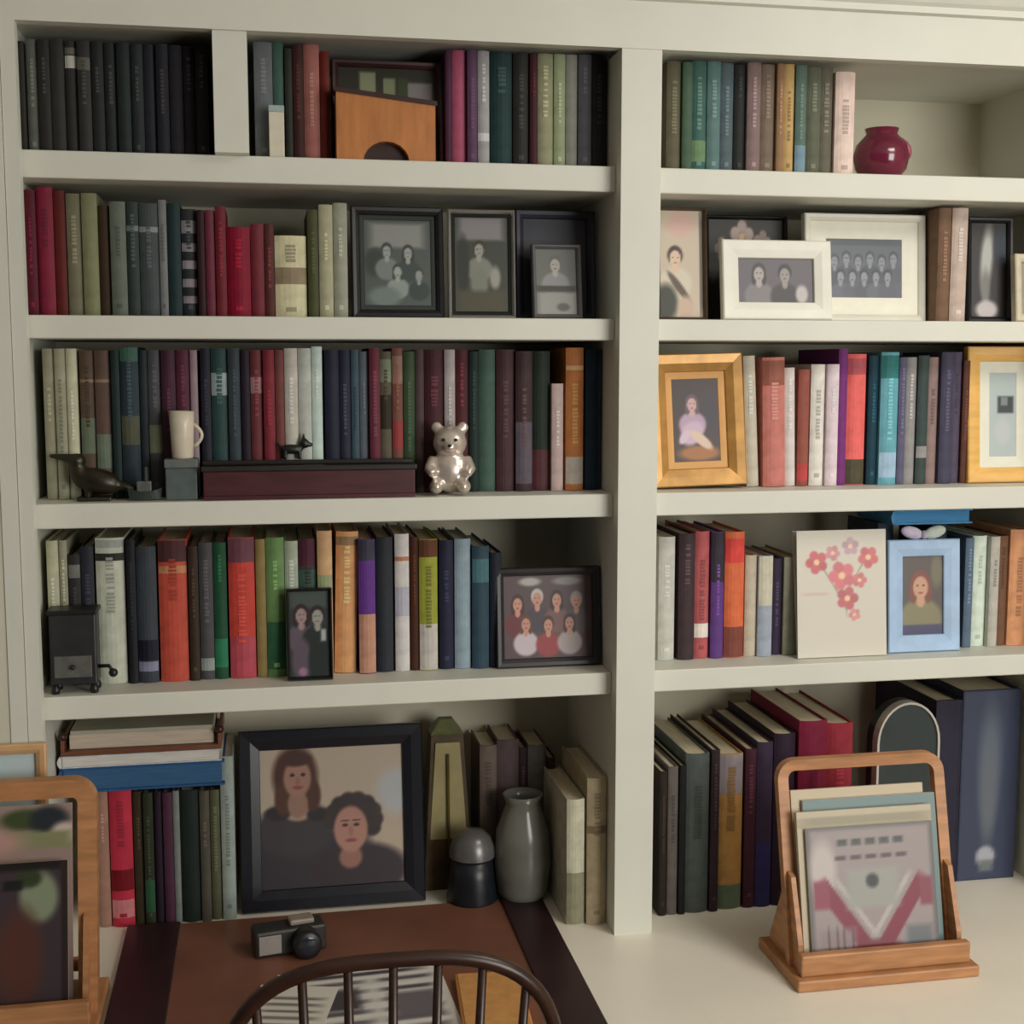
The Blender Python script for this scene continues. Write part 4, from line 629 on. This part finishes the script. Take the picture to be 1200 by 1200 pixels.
# ---------------------------------------------------------------- fourth shelf
cg = thing('coffee_grinder', 'black metal crank box on stubby feet before cream books', 'grinder', (.043, .066, S4))
MB().box(-.036, .034, -.022, .022, .014, .125, bev=.003).build('grinder_body', mat((40, 40, 42), .45, .3, 35), cg)
MB().box(-.039, .037, -.025, .025, .125, .132, bev=.002).build('top_plate', BLACK, cg)
MB().box(-.03, .026, -.0235, -.021, .026, .06, bev=.001).build('drawer', mat((92, 92, 88), .5, .2), cg)
MB().ball((-.002, -.027, .043), .004).build('drawer_knob', BLACK, cg, True)
for fx in (-.03, .028):
    for fy in (-.016, .016): MB().lathe([(0, 0), (.006, 0), (.007, .006), (.004, .0145), (0, .0145)], 12, (fx, fy, 0)).build('foot', BLACK, cg, True)
MB().tube([(.034, -.01, .04), (.05, -.01, .04), (.056, -.014, .032)], .003).build('crank', BLACK, cg, True)
MB().ball((.057, -.016, .03), .007).build('crank_knob', BLACK, cg, True)
photo_frame('photo_frame', 'small dark framed photograph of two dark-clothed figures before mint book', 'photo frame', .369, .442, S4, .148, .062, .005, BLACK, (44, 48, 46),
            [('r', .5, .9, .5, .1, (64, 76, 70), .4)]+person(.3, .72, .11, 2.0, (156, 132, 130), (40, 20, 26), (92, 80, 92), True)+person(.7, .7, .11, 2.0, (150, 150, 140), (34, 16, 20), (24, 34, 32))+[('e', .3, .2, .24, .25, (88, 76, 88), .3), ('e', .7, .18, .24, .25, (22, 32, 30), .3), ('r', .84, .48, .06, .07, (170, 176, 170), .4), ('e', .32, .06, .1, .05, (150, 110, 140), .5)], group=PHOTOS, tilt=6)
fam = [('e', .3, .92, .12, .05, (170, 168, 162), .5), ('e', .72, .92, .16, .05, (140, 138, 134), .5)]
for cx, cy, sz, hr, dr, lg in ((.16, .66, .1, (60, 40, 36), (104, 46, 52), 1), (.38, .72, .1, (190, 186, 180), (70, 60, 70), 0), (.6, .7, .1, (50, 38, 36), (120, 84, 80), 1), (.82, .68, .1, (150, 146, 140), (90, 80, 84), 0),
                               (.25, .42, .095, (96, 64, 46), (196, 184, 190), 1), (.5, .4, .095, (70, 46, 38), (150, 60, 64), 0), (.74, .42, .095, (60, 44, 40), (176, 160, 160), 1)):
    fam += person(cx, cy, sz, .84, (196, 142, 124), hr, dr, lg)
photo_frame('photo_frame', 'dark framed colour photograph of a crowded family group', 'photo frame', .7165, .897, S4, .168, .085, .014, mat((40, 36, 40), .4, .15), (84, 66, 70), fam, tilt=5, group=PHOTOS, res=110)
# counter side: greeting card, blue frame, blue book lying on top
gc = thing('greeting_card', 'off-white card printed with red blossoms standing face out', 'card', (1.327, .066, S4+.0008), None, (-radians(5), 0, 0))
bl = [('r', .5, .55, .008, .22, (150, 150, 120), .3, .25), ('r', .36, .62, .007, .16, (150, 150, 120), .3, .7), ('r', .66, .64, .007, .16, (150, 150, 120), .3, -.7), ('r', .2, .5, .14, .012, (206, 180, 172), .5)]
for cx, cy, r, c in ((.22, .75, .09, (196, 92, 98)), (.4, .82, .06, (204, 136, 146)), (.5, .64, .11, (212, 112, 122)), (.6, .87, .07, (190, 156, 168)), (.8, .78, .085, (204, 106, 112)), (.56, .46, .09, (190, 96, 102)), (.64, .33, .05, (214, 140, 142)), (.7, .6, .06, (206, 118, 124))): bl += flower(cx, cy, r, 1.34, c)
picture('card_front', .166, .222, (206, 200, 186), bl, gc, thick=.0008, res=90)
MB().box(-.083, .083, .003, .0042, 0, .222, Matrix.Rotation(radians(-4), 4, 'X')).build('card_back', mat((220, 214, 202), .7, .04), gc)
photo_frame('photo_frame', 'pale blue framed portrait photograph beside the blossom card', 'photo frame', 1.418, 1.556, S4, .2, .075, .03, mat((150, 176, 206), .45, .1, 30, gain=1.3), (84, 74, 70),
            [('e', .85, .8, .14, .2, (110, 106, 84), .5), ('r', .5, .08, .5, .1, (66, 62, 96), .3)]+person(.46, .62, .17, 1.75, (196, 150, 124), (124, 66, 54), (130, 124, 92), True)+[('r', .5, .05, .5, .08, (66, 62, 96), .3)], tilt=4, group=PHOTOS)
wf = thing('ribbon_bow', 'white and lilac bow on top of the pale blue frame', 'bow', (1.49, .1, S4+.2))
for s in (-1, 1):
    MB().ball((s*.022, 0, .012), (.022, .008, .011), Matrix.Rotation(-s*.25, 3, 'Y')).build('loop', mat((216, 206, 226) if s < 0 else (206, 216, 206), .6, .1), wf, True)
MB().ball((0, -.002, .008), (.007, .008, .008)).build('knot', mat((190, 186, 200), .6, .1), wf, True)
flat_book('bright blue book lying flat above the pale blue frame, fourth shelf', 1.432, 1.585, .1, .14, S4+.2262, .026, (74, 140, 190), None, .003, (74, 140, 190))
sup = make_book(1.44, .14, S4, .03, .2253, .13, (62, 76, 96), 0, [], None, 'dark slate upright book behind the pale blue frame, under bright blue book', 'books on fourth shelf above card rack')
sup2 = make_book(1.545, .14, S4, .03, .2253, .13, (40, 60, 70), 0, [], None, 'dark teal upright book behind the pale blue frame, under bright blue book', 'books on fourth shelf above card rack')

# ---------------------------------------------------------------- counter level, above the desk pad
ZT = max(b[2]+b[4] for b in BOOKS if b[11].endswith('behind desk pad') and b[4] < .27)+.0006
flat_book('blue thick book lying flat on the upright books by the desk', -.004, .262, .172, .17, ZT, .043, (40, 86, 136), 'books lying flat in a stack', .004, (60, 100, 140))
flat_book('white book lying on the blue one in the flat stack', -.004, .258, .168, .17, ZT+.044, .020, (206, 206, 206), 'books lying flat in a stack', .002, (216, 212, 206))
lt = thing('letter_tray', 'brown wooden letter tray with cream papers on top of the flat books', 'letter tray', (.128, .17, ZT+.065))
MB().box(-.13, .13, 0, .17, 0, .007, bev=.001).build('tray_base', mat((120, 72, 50), .45, .2, 14), lt)
for s in (-1, 1):
    MB().box(s*.13 if s < 0 else .124, -.124 if s < 0 else .13, 0, .17, .007, .026, bev=.001).build('tray_side', mat((120, 72, 50), .45, .2, 14), lt)
    for yy in (.004, .166): MB().ball((s*.127, yy, .032), .0075).build('corner_knob', DARKWOOD, lt, True)
ps = thing('paper_stack', 'stack of cream papers lying in the brown letter tray', 'paper stack', (.128, .183, ZT+.0726))
MB().box(-.117, .117, 0, .15, 0, .024).build('sheets', mat((206, 190, 172), .8, .12, 300, stretch=(.05, .05, 1)), ps)
MB().box(-.115, .116, -.002, .147, .0241, .031).build('top_sheets', mat((176, 172, 156), .8, .1, 300, stretch=(.05, .05, 1)), ps)
woman = [('e', .245, .80, .155, .215, (74, 46, 38), .25), ('e', .16, .64, .06, .12, (84, 54, 44), .3), ('e', .36, .66, .06, .12, (80, 50, 42), .3), ('e', .26, .60, .07, .1, (150, 116, 100), .25),
         ('e', .26, .785, .095, .135, (160, 122, 106), .2), ('e', .25, .92, .11, .05, (70, 44, 36), .3), ('e', .225, .81, .018, .012, (54, 38, 34), .3), ('e', .3, .81, .018, .012, (54, 38, 34), .3), ('e', .262, .765, .014, .03, (146, 106, 92), .5), ('e', .262, .72, .036, .014, (140, 74, 70), .4)]
man = [('e', .68, .1, .34, .2, (56, 46, 52), .2), ('e', .62, .2, .08, .08, (150, 108, 96), .3)]
man += [('e', .645+.15*cos(a_), .47+.14*sin(a_), .06, .06, (54+4*(i % 3), 45+3*(i % 3), 48), .3) for i, a_ in enumerate([-.5+j*.46 for j in range(9)])]
man += [('e', .645, .5, .15, .13, (56, 46, 48), .2), ('e', .625, .4, .118, .165, (172, 128, 114), .15), ('e', .585, .43, .02, .013, (60, 42, 38), .3), ('e', .665, .43, .02, .013, (60, 42, 38), .3), ('r', .585, .462, .028, .006, (64, 46, 40), .4), ('r', .665, .462, .028, .006, (64, 46, 40), .4), ('e', .625, .385, .017, .036, (158, 112, 98), .5), ('e', .625, .32, .042, .013, (140, 80, 74), .4)]
photo_frame('photo_frame', 'big black framed portrait of a woman above a curly haired man', 'photo frame', .284, .606, CZ, .315, .195, .036, mat((26, 26, 34), .3, .2), (182, 166, 148),
            [('e', .95, .66, .14, .16, (178, 180, 182), .5), ('r', .25, .14, .5, .26, (54, 50, 56), .15), ('e', .24, .42, .27, .2, (62, 58, 62), .2), ('e', .26, .55, .1, .07, (172, 150, 132), .3), ('e', .12, .54, .09, .05, (48, 44, 46), .3), ('e', .4, .52, .08, .05, (46, 44, 46), .3)]+woman+man, tilt=9, group=PHOTOS, th=.02, res=110)
mt = thing('metronome', 'tapered dark wooden case with a cream front panel by photo', 'metronome', (.655, .285, CZ))
def taper(w0, w1, d0, d1, z0, z1, yo=0): return [(-w0, yo-d0, z0), (w0, yo-d0, z0), (w0, yo+d0, z0), (-w0, yo+d0, z0), (-w1, yo-d1, z1), (w1, yo-d1, z1), (w1, yo+d1, z1), (-w1, yo+d1, z1)]
CF = [(0,3,2,1),(4,5,6,7),(0,1,5,4),(1,2,6,5),(2,3,7,6),(3,0,4,7)]
MB().add(taper(.045, .029, .04, .024, 0, .285), CF).build('case', mat((74, 56, 28), .4, .25), mt)
MB().add(taper(.036, .022, .002, .002, .06, .27, -.036), CF).build('front_panel', mat((160, 148, 104), .4, .2, 12), mt).rotation_euler = (-.035, 0, 0)
MB().box(-.002, .002, -.044, -.040, .05, .25).build('pendulum', mat((100, 84, 40), .3, metal=.5), mt).rotation_euler = (-.035, 0, 0)
MB().add(taper(.03, .012, .024, .01, .2852, .31), CF).build('cap', mat((96, 100, 60), .4, .25), mt)
dc = thing('desk_bell', 'black round based bell with a grey dome beside big photo', 'bell', (.688, .185, CZ))
MB().lathe([(0, 0), (.045, 0), (.046, .01), (.04, .05), (.037, .085), (0, .085)], 32).build('bell_base', mat((24, 28, 34), .35, .15), dc, True)
MB().lathe([(.041, .085), (.04, .1), (.033, .118), (.02, .13), (0, .134)], 32).build('dome', mat((110, 108, 108), .3, .1, metal=.4), dc, True)
vs_ = thing('vase', 'smoky grey rounded vase by the dim tall books', 'vase', (.778, .178, CZ))
MB().lathe([(0, 0), (.036, 0), (.046, .02), (.052, .07), (.047, .13), (.034, .165), (.03, .18), (.036, .195), (.033, .195), (.027, .18), (.031, .165), (.043, .13), (.048, .07), (.042, .022), (.032, .006), (0, .005)], 36).build('vase_body', mat((112, 112, 104), .2, .2, 14, gain=1.1), vs_, True)
# desk pad
dp = thing('desk_pad', 'brown leather desk pad with dark red-brown side panels', 'desk pad', (.452, -.09, CZ))
LE = mat((126, 82, 64), .45, .16, 9, .1); LD = mat((48, 26, 30), .4, .25, 12, .1)
MB().box(-.357, .357, -.27, .262, 0, .004, bev=.001).build('pad_base', LD, dp)
MB().box(-.28, .285, -.268, .26, .004, .0055).build('writing_surface', LE, dp)
for s in (-1, 1): MB().box(s*.357 if s < 0 else .283, -.27 if s < 0 else .357, -.27, .262, .004, .0095, bev=.002).build('side_panel', LD, dp)
PZ = CZ+.0057
def sheet(label, x, y, w, d, rz, blobs, z, bg=(224, 220, 214), th=.0012, name='paper_sheet', cat='paper', group=None):
    t = thing(name, label, cat, (x, y, z), group, (0, 0, radians(rz)))
    p = picture('printed_face', w, d, bg, blobs, t, (0, -d/2, th), 40, th); p.rotation_euler = (-pi/2, 0, 0)
    return t
ink = [('r', .5, .9, .36, .025, (70, 66, 72), .4)]
for k in range(7): ink.append(('r', .3, .8-.11*k, .2, .022, (96, 92, 98), .5)); ink.append(('r', .76, .8-.11*k, .16, .022, (84, 80, 88), .5))
sheet('printed white newspaper sheet spread on the desk pad', .475, -.19, .25, .28, 3, ink+[('r', .3, .62, .16, .12, (70, 68, 74), .3), ('r', .78, .5, .14, .14, (110, 104, 110), .3)], PZ)
sheet('small white printed sheet half under the newspaper', .352, -.2, .12, .2, -14, [('r', .5, .8-.1*k, .35, .02, (120, 116, 112), .5) for k in range(7)], PZ+.0015, (222, 216, 206))
tf = thing('leather_folder', 'orange tan leather folder lying on the desk pad', 'folder', (.655, -.22, PZ), None, (0, 0, radians(-4)))
MB().box(-.05, .05, -.12, .09, 0, .012, bev=.002).build('folder_cover', mat((196, 130, 66), .45, .15, 10, .1, gain=1.2), tf)
MB().box(-.046, .047, -.117, .087, .0121, .0135).build('inner_sheet', mat((206, 150, 90), .5, .1), tf)
cm = thing('camera', 'small black camera with pale grey panel lying on desk pad', 'camera', (.362, .035, PZ), None, (0, 0, radians(10)))
MB().box(-.058, .058, -.022, .022, 0, .044, bev=.005).build('camera_body', mat((44, 44, 42), .45, .2), cm)
MB().box(-.052, -.016, -.0235, -.0215, .006, .037, bev=.0008).build('side_panel', mat((150, 144, 138), .5, .1), cm)
MB().lathe([(0, -.05), (.02, -.05), (.023, -.047), (.023, -.02), (0, -.02)], 28, (.022, 0, .022), 'y').build('lens_barrel', BLACK, cm, True)
MB().lathe([(0, -.0506), (.014, -.0506), (.0155, -.0498)], 24, (.022, 0, .022), 'y').build('lens_glass', mat((40, 44, 52), .08, .05), cm, True)
MB().box(.0, .04, -.014, .014, .044, .053, bev=.003).build('viewfinder_hump', mat((150, 140, 126), .4, .1), cm)

# ---------------------------------------------------------------- counter level, behind the card rack
pl = thing('arched_plaque', 'dark green arched plaque with a pale rim standing by navy albums', 'plaque', (1.463, .075, CZ))
def arch(w, h, n=16): return [(-w/2, 0), (w/2, 0)]+[(w/2*cos(pi*i/n), h-w*.62+w*.62*sin(pi*i/n)) for i in range(n+1)]
MB().prism(arch(.118, .352), .004, .045).build('plaque_body', mat((44, 54, 54), .35, .35, 9), pl)
ao, ai = arch(.121, .3535), arch(.113, .3495); n = len(ao)
vs = [(x, 0, z) for x, z in ao]+[(x, 0, z) for x, z in ai]+[(x, .02, z) for x, z in ao]+[(x, .02, z) for x, z in ai]
MB().add(vs, [q for i in range(1, n) for j in [(i+1) % n] for q in ((i, j, n+j, n+i), (2*n+j, 2*n+i, 3*n+i, 3*n+j), (j, i, 2*n+i, 2*n+j), (n+i, n+j, 3*n+j, 3*n+i))]).build('rim', mat((196, 190, 180), .35, .05), pl)
def big_book(label, x0, x1, y, h, d, rgb, blobs):
    t = thing('book', label, 'book', ((x0+x1)/2, y, CZ+.0002), 'books on counter behind card rack')
    w = x1-x0; m = cloth(rgb)
    MB().box(-w/2, -w/2+.004, 0, d, 0, h, bev=.0008).box(w/2-.004, w/2, 0, d, 0, h, bev=.0008).box(-w/2+.004, w/2-.004, .0005, .006, 0, h).build('cover', m, t)
    MB().box(-w/2+.004, w/2-.004, .006, d-.004, .004, h-.005).build('pages', PAGES, t)
    if blobs: picture('spine_print', w-.006, h-.004, rgb, blobs, t, (0, -.0004, .002), back=False)
    return t
big_book('narrow black-navy album beside the arched plaque', 1.53, 1.582, .104, .345, .24, (42, 40, 58), [])
big_book('wide navy album with a silver emblem on its spine', 1.584, 1.7, .106, .36, .24, (54, 62, 86),
         [('e', .5, .62, .2, .3, (92, 100, 116), .7), ('e', .5, .45, .14, .25, (100, 106, 116), .7), ('e', .48, .12, .17, .055, (170, 172, 182), .35), ('r', .5, .07, .12, .03, (110, 116, 120), .5)])
photo_frame('photo_frame', 'little cream framed snapshot half hidden by the card rack', 'photo frame', 1.29, 1.39, CZ, .235, -.07, .008, mat((206, 196, 170), .5), (150, 130, 110), [('e', .3, .85, .2, .1, (220, 210, 196), .4), ('e', .7, .84, .1, .1, (60, 40, 44), .4)], tilt=4, group=PHOTOS)

# ---------------------------------------------------------------- wooden racks
def bent_loop(w, h, r, sec, y0, y1):
    """Inverted U of square bentwood leaning from y0 at the foot to y1 at the top."""
    path = [(-w/2, 0)]+[(-w/2+r-r*cos(a), h-r+r*sin(a)) for a in [pi/2*i/6 for i in range(7)]]+[(w/2-r+r*sin(a), h-r+r*cos(a)) for a in [pi/2*i/6 for i in range(7)]]+[(w/2, 0)]
    mb = MB(); n = len(path); vs = []
    for i, (x, z) in enumerate(path):
        a, b = path[max(0, i-1)], path[min(n-1, i+1)]; tx, tz = b[0]-a[0], b[1]-a[1]; l = math.hypot(tx, tz); nx, nz = -tz/l, tx/l
        y = y0+(y1-y0)*z/h
        for o_, dy in ((-1, -1), (1, -1), (1, 1), (-1, 1)): vs.append((x+nx*sec/2*o_, y+dy*sec*.45, z+nz*sec/2*o_))
    fs = [(4*i+a, 4*i+4+a, 4*i+4+(a+1) % 4, 4*i+(a+1) % 4) for i in range(n-1) for a in range(4)]+[(0, 1, 2, 3), (4*n-1, 4*n-2, 4*n-3, 4*n-4)]
    return mb.add(vs, fs)
def rack(label, x, y, w, h, sec=.0175):
    t = thing('card_rack', label, 'rack', (x, y, CZ))
    MB().box(-w/2-.006, w/2+.006, 0, .165, 0, .018, bev=.003).build('base_board', WOOD, t)
    MB().box(-w/2+.004, w/2-.004, .012, .028, .018, .052, bev=.003).build('front_lip', WOOD, t)
    bent_loop(w-.022, h-.018, .022, sec, .06, .13).build('bent_loop', WOOD, t).location = (0, 0, .018)
    for s in (-1, 1):
        pts = [(.03, .018), (.15, .018), (.15, .03), (.085, .16), (.07, .155), (.035, .06)]
        vs = [(s*(w/2-.012)-.004, a, b) for a, b in pts]+[(s*(w/2-.012)+.004, a, b) for a, b in pts]
        MB().add(vs, [tuple(range(5, -1, -1)), tuple(range(6, 12))]+[(i, (i+1) % 6, (i+1) % 6+6, i+6) for i in range(6)]).build('side_brace', WOOD, t)
    MB().box(-w/2+.02, w/2-.02, .14, .152, .04, .06, bev=.002).build('back_rail', WOOD, t)
    return t
rack('honey wood bentwood rack holding the patterned red and grey card', 1.272, -.252, .29, .318)
def card(label, x, y, z, w, h, tilt, bg, blobs, th=.003, group=None, cat='card'):
    t = thing('booklet' if th > .004 else 'picture_card', label, cat, (x, y, z+th*sin(radians(tilt))), group, (-radians(tilt), 0, 0))
    picture('printed_face', w, h, bg, blobs, t, (0, 0, 0), thick=.0006)
    MB().box(-w/2, w/2, .0007, th, 0, h).build('page_block' if th > .004 else 'card_back', mat((206, 194, 170), .7, .1, 200), t)
    return t
RZ = CZ+.0185
TL = 12
v_blobs = [('r', .5, .5, .47, .48, (150, 138, 138), .06), ('e', .12, .7, .1, .2, (186, 176, 172), .5),
  ('r', .27, .36, .055, .3, (124, 38, 60), .2, .62), ('r', .73, .36, .055, .3, (124, 38, 60), .2, -.62), ('r', .36, .42, .018, .26, (176, 168, 164), .3, .62), ('r', .64, .42, .018, .26, (176, 168, 164), .3, -.62),
  ('r', .1, .52, .06, .1, (136, 60, 78), .3), ('r', .92, .5, .05, .1, (128, 56, 72), .3), ('r', .5, .55, .2, .14, (150, 150, 144), .3), ('e', .5, .6, .05, .05, (48, 54, 52), .4),
  ('e', .5, .1, .22, .08, (120, 50, 64), .4), ('r', .2, .14, .14, .13, (140, 124, 126), .4), ('r', .85, .16, .1, .1, (104, 108, 112), .4)]
for k in range(5): v_blobs.append(('r', .28+.11*k, .885, .038, .022, (66, 70, 70), .5)); v_blobs.append(('r', .26+.12*k, .775, .042, .016, (84, 70, 78), .5))
v_blobs += [('r', .14+.06*k, .15, .008, .13, (100, 80, 84), .5) for k in range(4)]
def vpat(u, v): return (96, 94, 94)
y0 = -.252+.031
card('patterned card with a dark red V design in the bentwood rack', 1.266, y0, RZ, .214, .215, TL, vpat, v_blobs, .003)
card('cream booklet behind the V-patterned card', 1.262, y0+.006, RZ, .228, .238, TL, (184, 172, 146), [('r', .5, .93, .5, .03, (150, 140, 116), .4)], .008, 'booklets in the card rack', 'booklet')
card('charcoal card standing between the two rack booklets', 1.259, y0+.0155, RZ, .216, .228, TL, (52, 50, 50), [], .003)
card('teal edged booklet at the back of the bentwood rack', 1.278, y0+.0195, RZ, .226, .252, TL, (108, 130, 130), [], .006, 'booklets in the card rack', 'booklet')
card('tan topped booklet rearmost in the bentwood rack', 1.262, y0+.027, RZ, .226, .266, TL, (190, 174, 144), [], .007, 'booklets in the card rack', 'booklet')
rack('honey wood bentwood rack holding portrait photographs beside the desk pad', -.062, -.2, .29, .332, .027)
y1 = -.2+.031
card('dark portrait photograph with pale corner at the rack front', -.064, y1, RZ, .222, .225, TL, (62, 50, 56), [('e', .82, .78, .12, .16, (132, 142, 116), .3), ('e', .76, .9, .08, .06, (50, 60, 36), .4), ('e', .7, .4, .14, .3, (84, 48, 38), .5), ('e', .3, .6, .2, .2, (150, 120, 100), .4), ('r', .5, .98, .5, .03, (26, 20, 18), .2), ('r', .98, .5, .02, .5, (40, 30, 28), .2), ('r', .66, .86, .06, .03, (24, 24, 24), .4)], .003)
card('green and pink garden photograph behind the dark portrait', -.063, y1+.02, RZ, .228, .3, TL, (150, 128, 120), [('e', .72, .93, .16, .05, (60, 72, 40), .4), ('e', .86, .92, .12, .07, (36, 40, 46), .4), ('e', .95, .86, .08, .05, (200, 180, 170), .5), ('r', .8, .83, .2, .04, (130, 132, 96), .4), ('e', .4, .82, .3, .06, (180, 140, 130), .5)], .003)
photo_frame('framed_picture', 'light wooden frame with pale blue print behind portrait rack', 'picture frame', -.28, .006, CZ, .385, -.031, .016, mat((206, 166, 120), .5, .15, 14, gain=1.1), (190, 206, 208), [('e', .4, .6, .4, .3, (176, 196, 200), .6)], tilt=1.5, gain=1.1, leg=False, th=.011)

# ---------------------------------------------------------------- bow-back chair drawn up to the desk
ch = thing('windsor_chair', 'dark wooden bow-back spindle chair drawn up to the desk', 'chair', (.478, -.48, 0), None, (0, 0, radians(-1)))
CW = mat((54, 32, 24), .32, .25, 18, stretch=(1, 1, 5))
def backy(z): return -.0-(z-.45)*.15
def bow(th):
    n = 3.0; a, b = .205, .21; c, s = cos(th), sin(th)
    return (a*(abs(c)**(2/n))*(1 if c > 0 else -1), .805+b*(abs(s)**(2/n)))
pts = [(.17, .44), (.185, .6), (.2, .74)]+[bow(pi*i/32) for i in range(33)]+[(-.2, .74), (-.185, .6), (-.17, .44)]
MB().tube([(x, backy(z), z) for x, z in pts], .0095, 12).build('bow', CW, ch, True)
for k in range(7):
    x = (k-3)*.0535; xb = x*.8
    lo, hi = 0, pi/2
    for _ in range(30):
        m_ = (lo+hi)/2
        if bow(m_)[0] > abs(x): lo = m_
        else: hi = m_
    zt = bow(lo)[1]
    MB().tube([(xb, backy(.44), .44), ((xb+x)/2, backy(.62), .62), (x, backy(zt), zt)], [.005, .0075, .0055], 10).build('spindle', CW, ch, True)
seat = []
for i in range(32):
    a = 2*pi*i/32; c, s = cos(a), sin(a)
    seat.append((.215*abs(c)**.7*(1 if c > 0 else -1), .19+.215*abs(s)**.75*(1 if s > 0 else -1)))
vs = [(x, y, .42) for x, y in seat]+[(x, y, .452) for x, y in seat]+[(x*.75, .19+(y-.19)*.75, .44) for x, y in seat]
MB().add(vs, [tuple(range(31, -1, -1))]+[(i, (i+1) % 32, (i+1) % 32+32, i+32) for i in range(32)]+[(i+32, (i+1) % 32+32, (i+1) % 32+64, i+64) for i in range(32)]+[tuple(range(64, 96))]).build('seat', CW, ch)
for sx in (-1, 1):
    for y0_, y1_ in ((.06, -.02), (.32, .38)):
        MB().tube([(sx*.13, y0_, .43), (sx*.155, (y0_+y1_)/2, .25), (sx*.185, y1_, .004)], [.013, .019, .011], 12).build('leg', CW, ch, True)
    MB().tube([(sx*.16, .035, .2), (sx*.16, .345, .2)], .009).build('stretcher', CW, ch, True)
MB().tube([(-.16, .19, .2), (.16, .19, .2)], .009).build('stretcher', CW, ch, True)
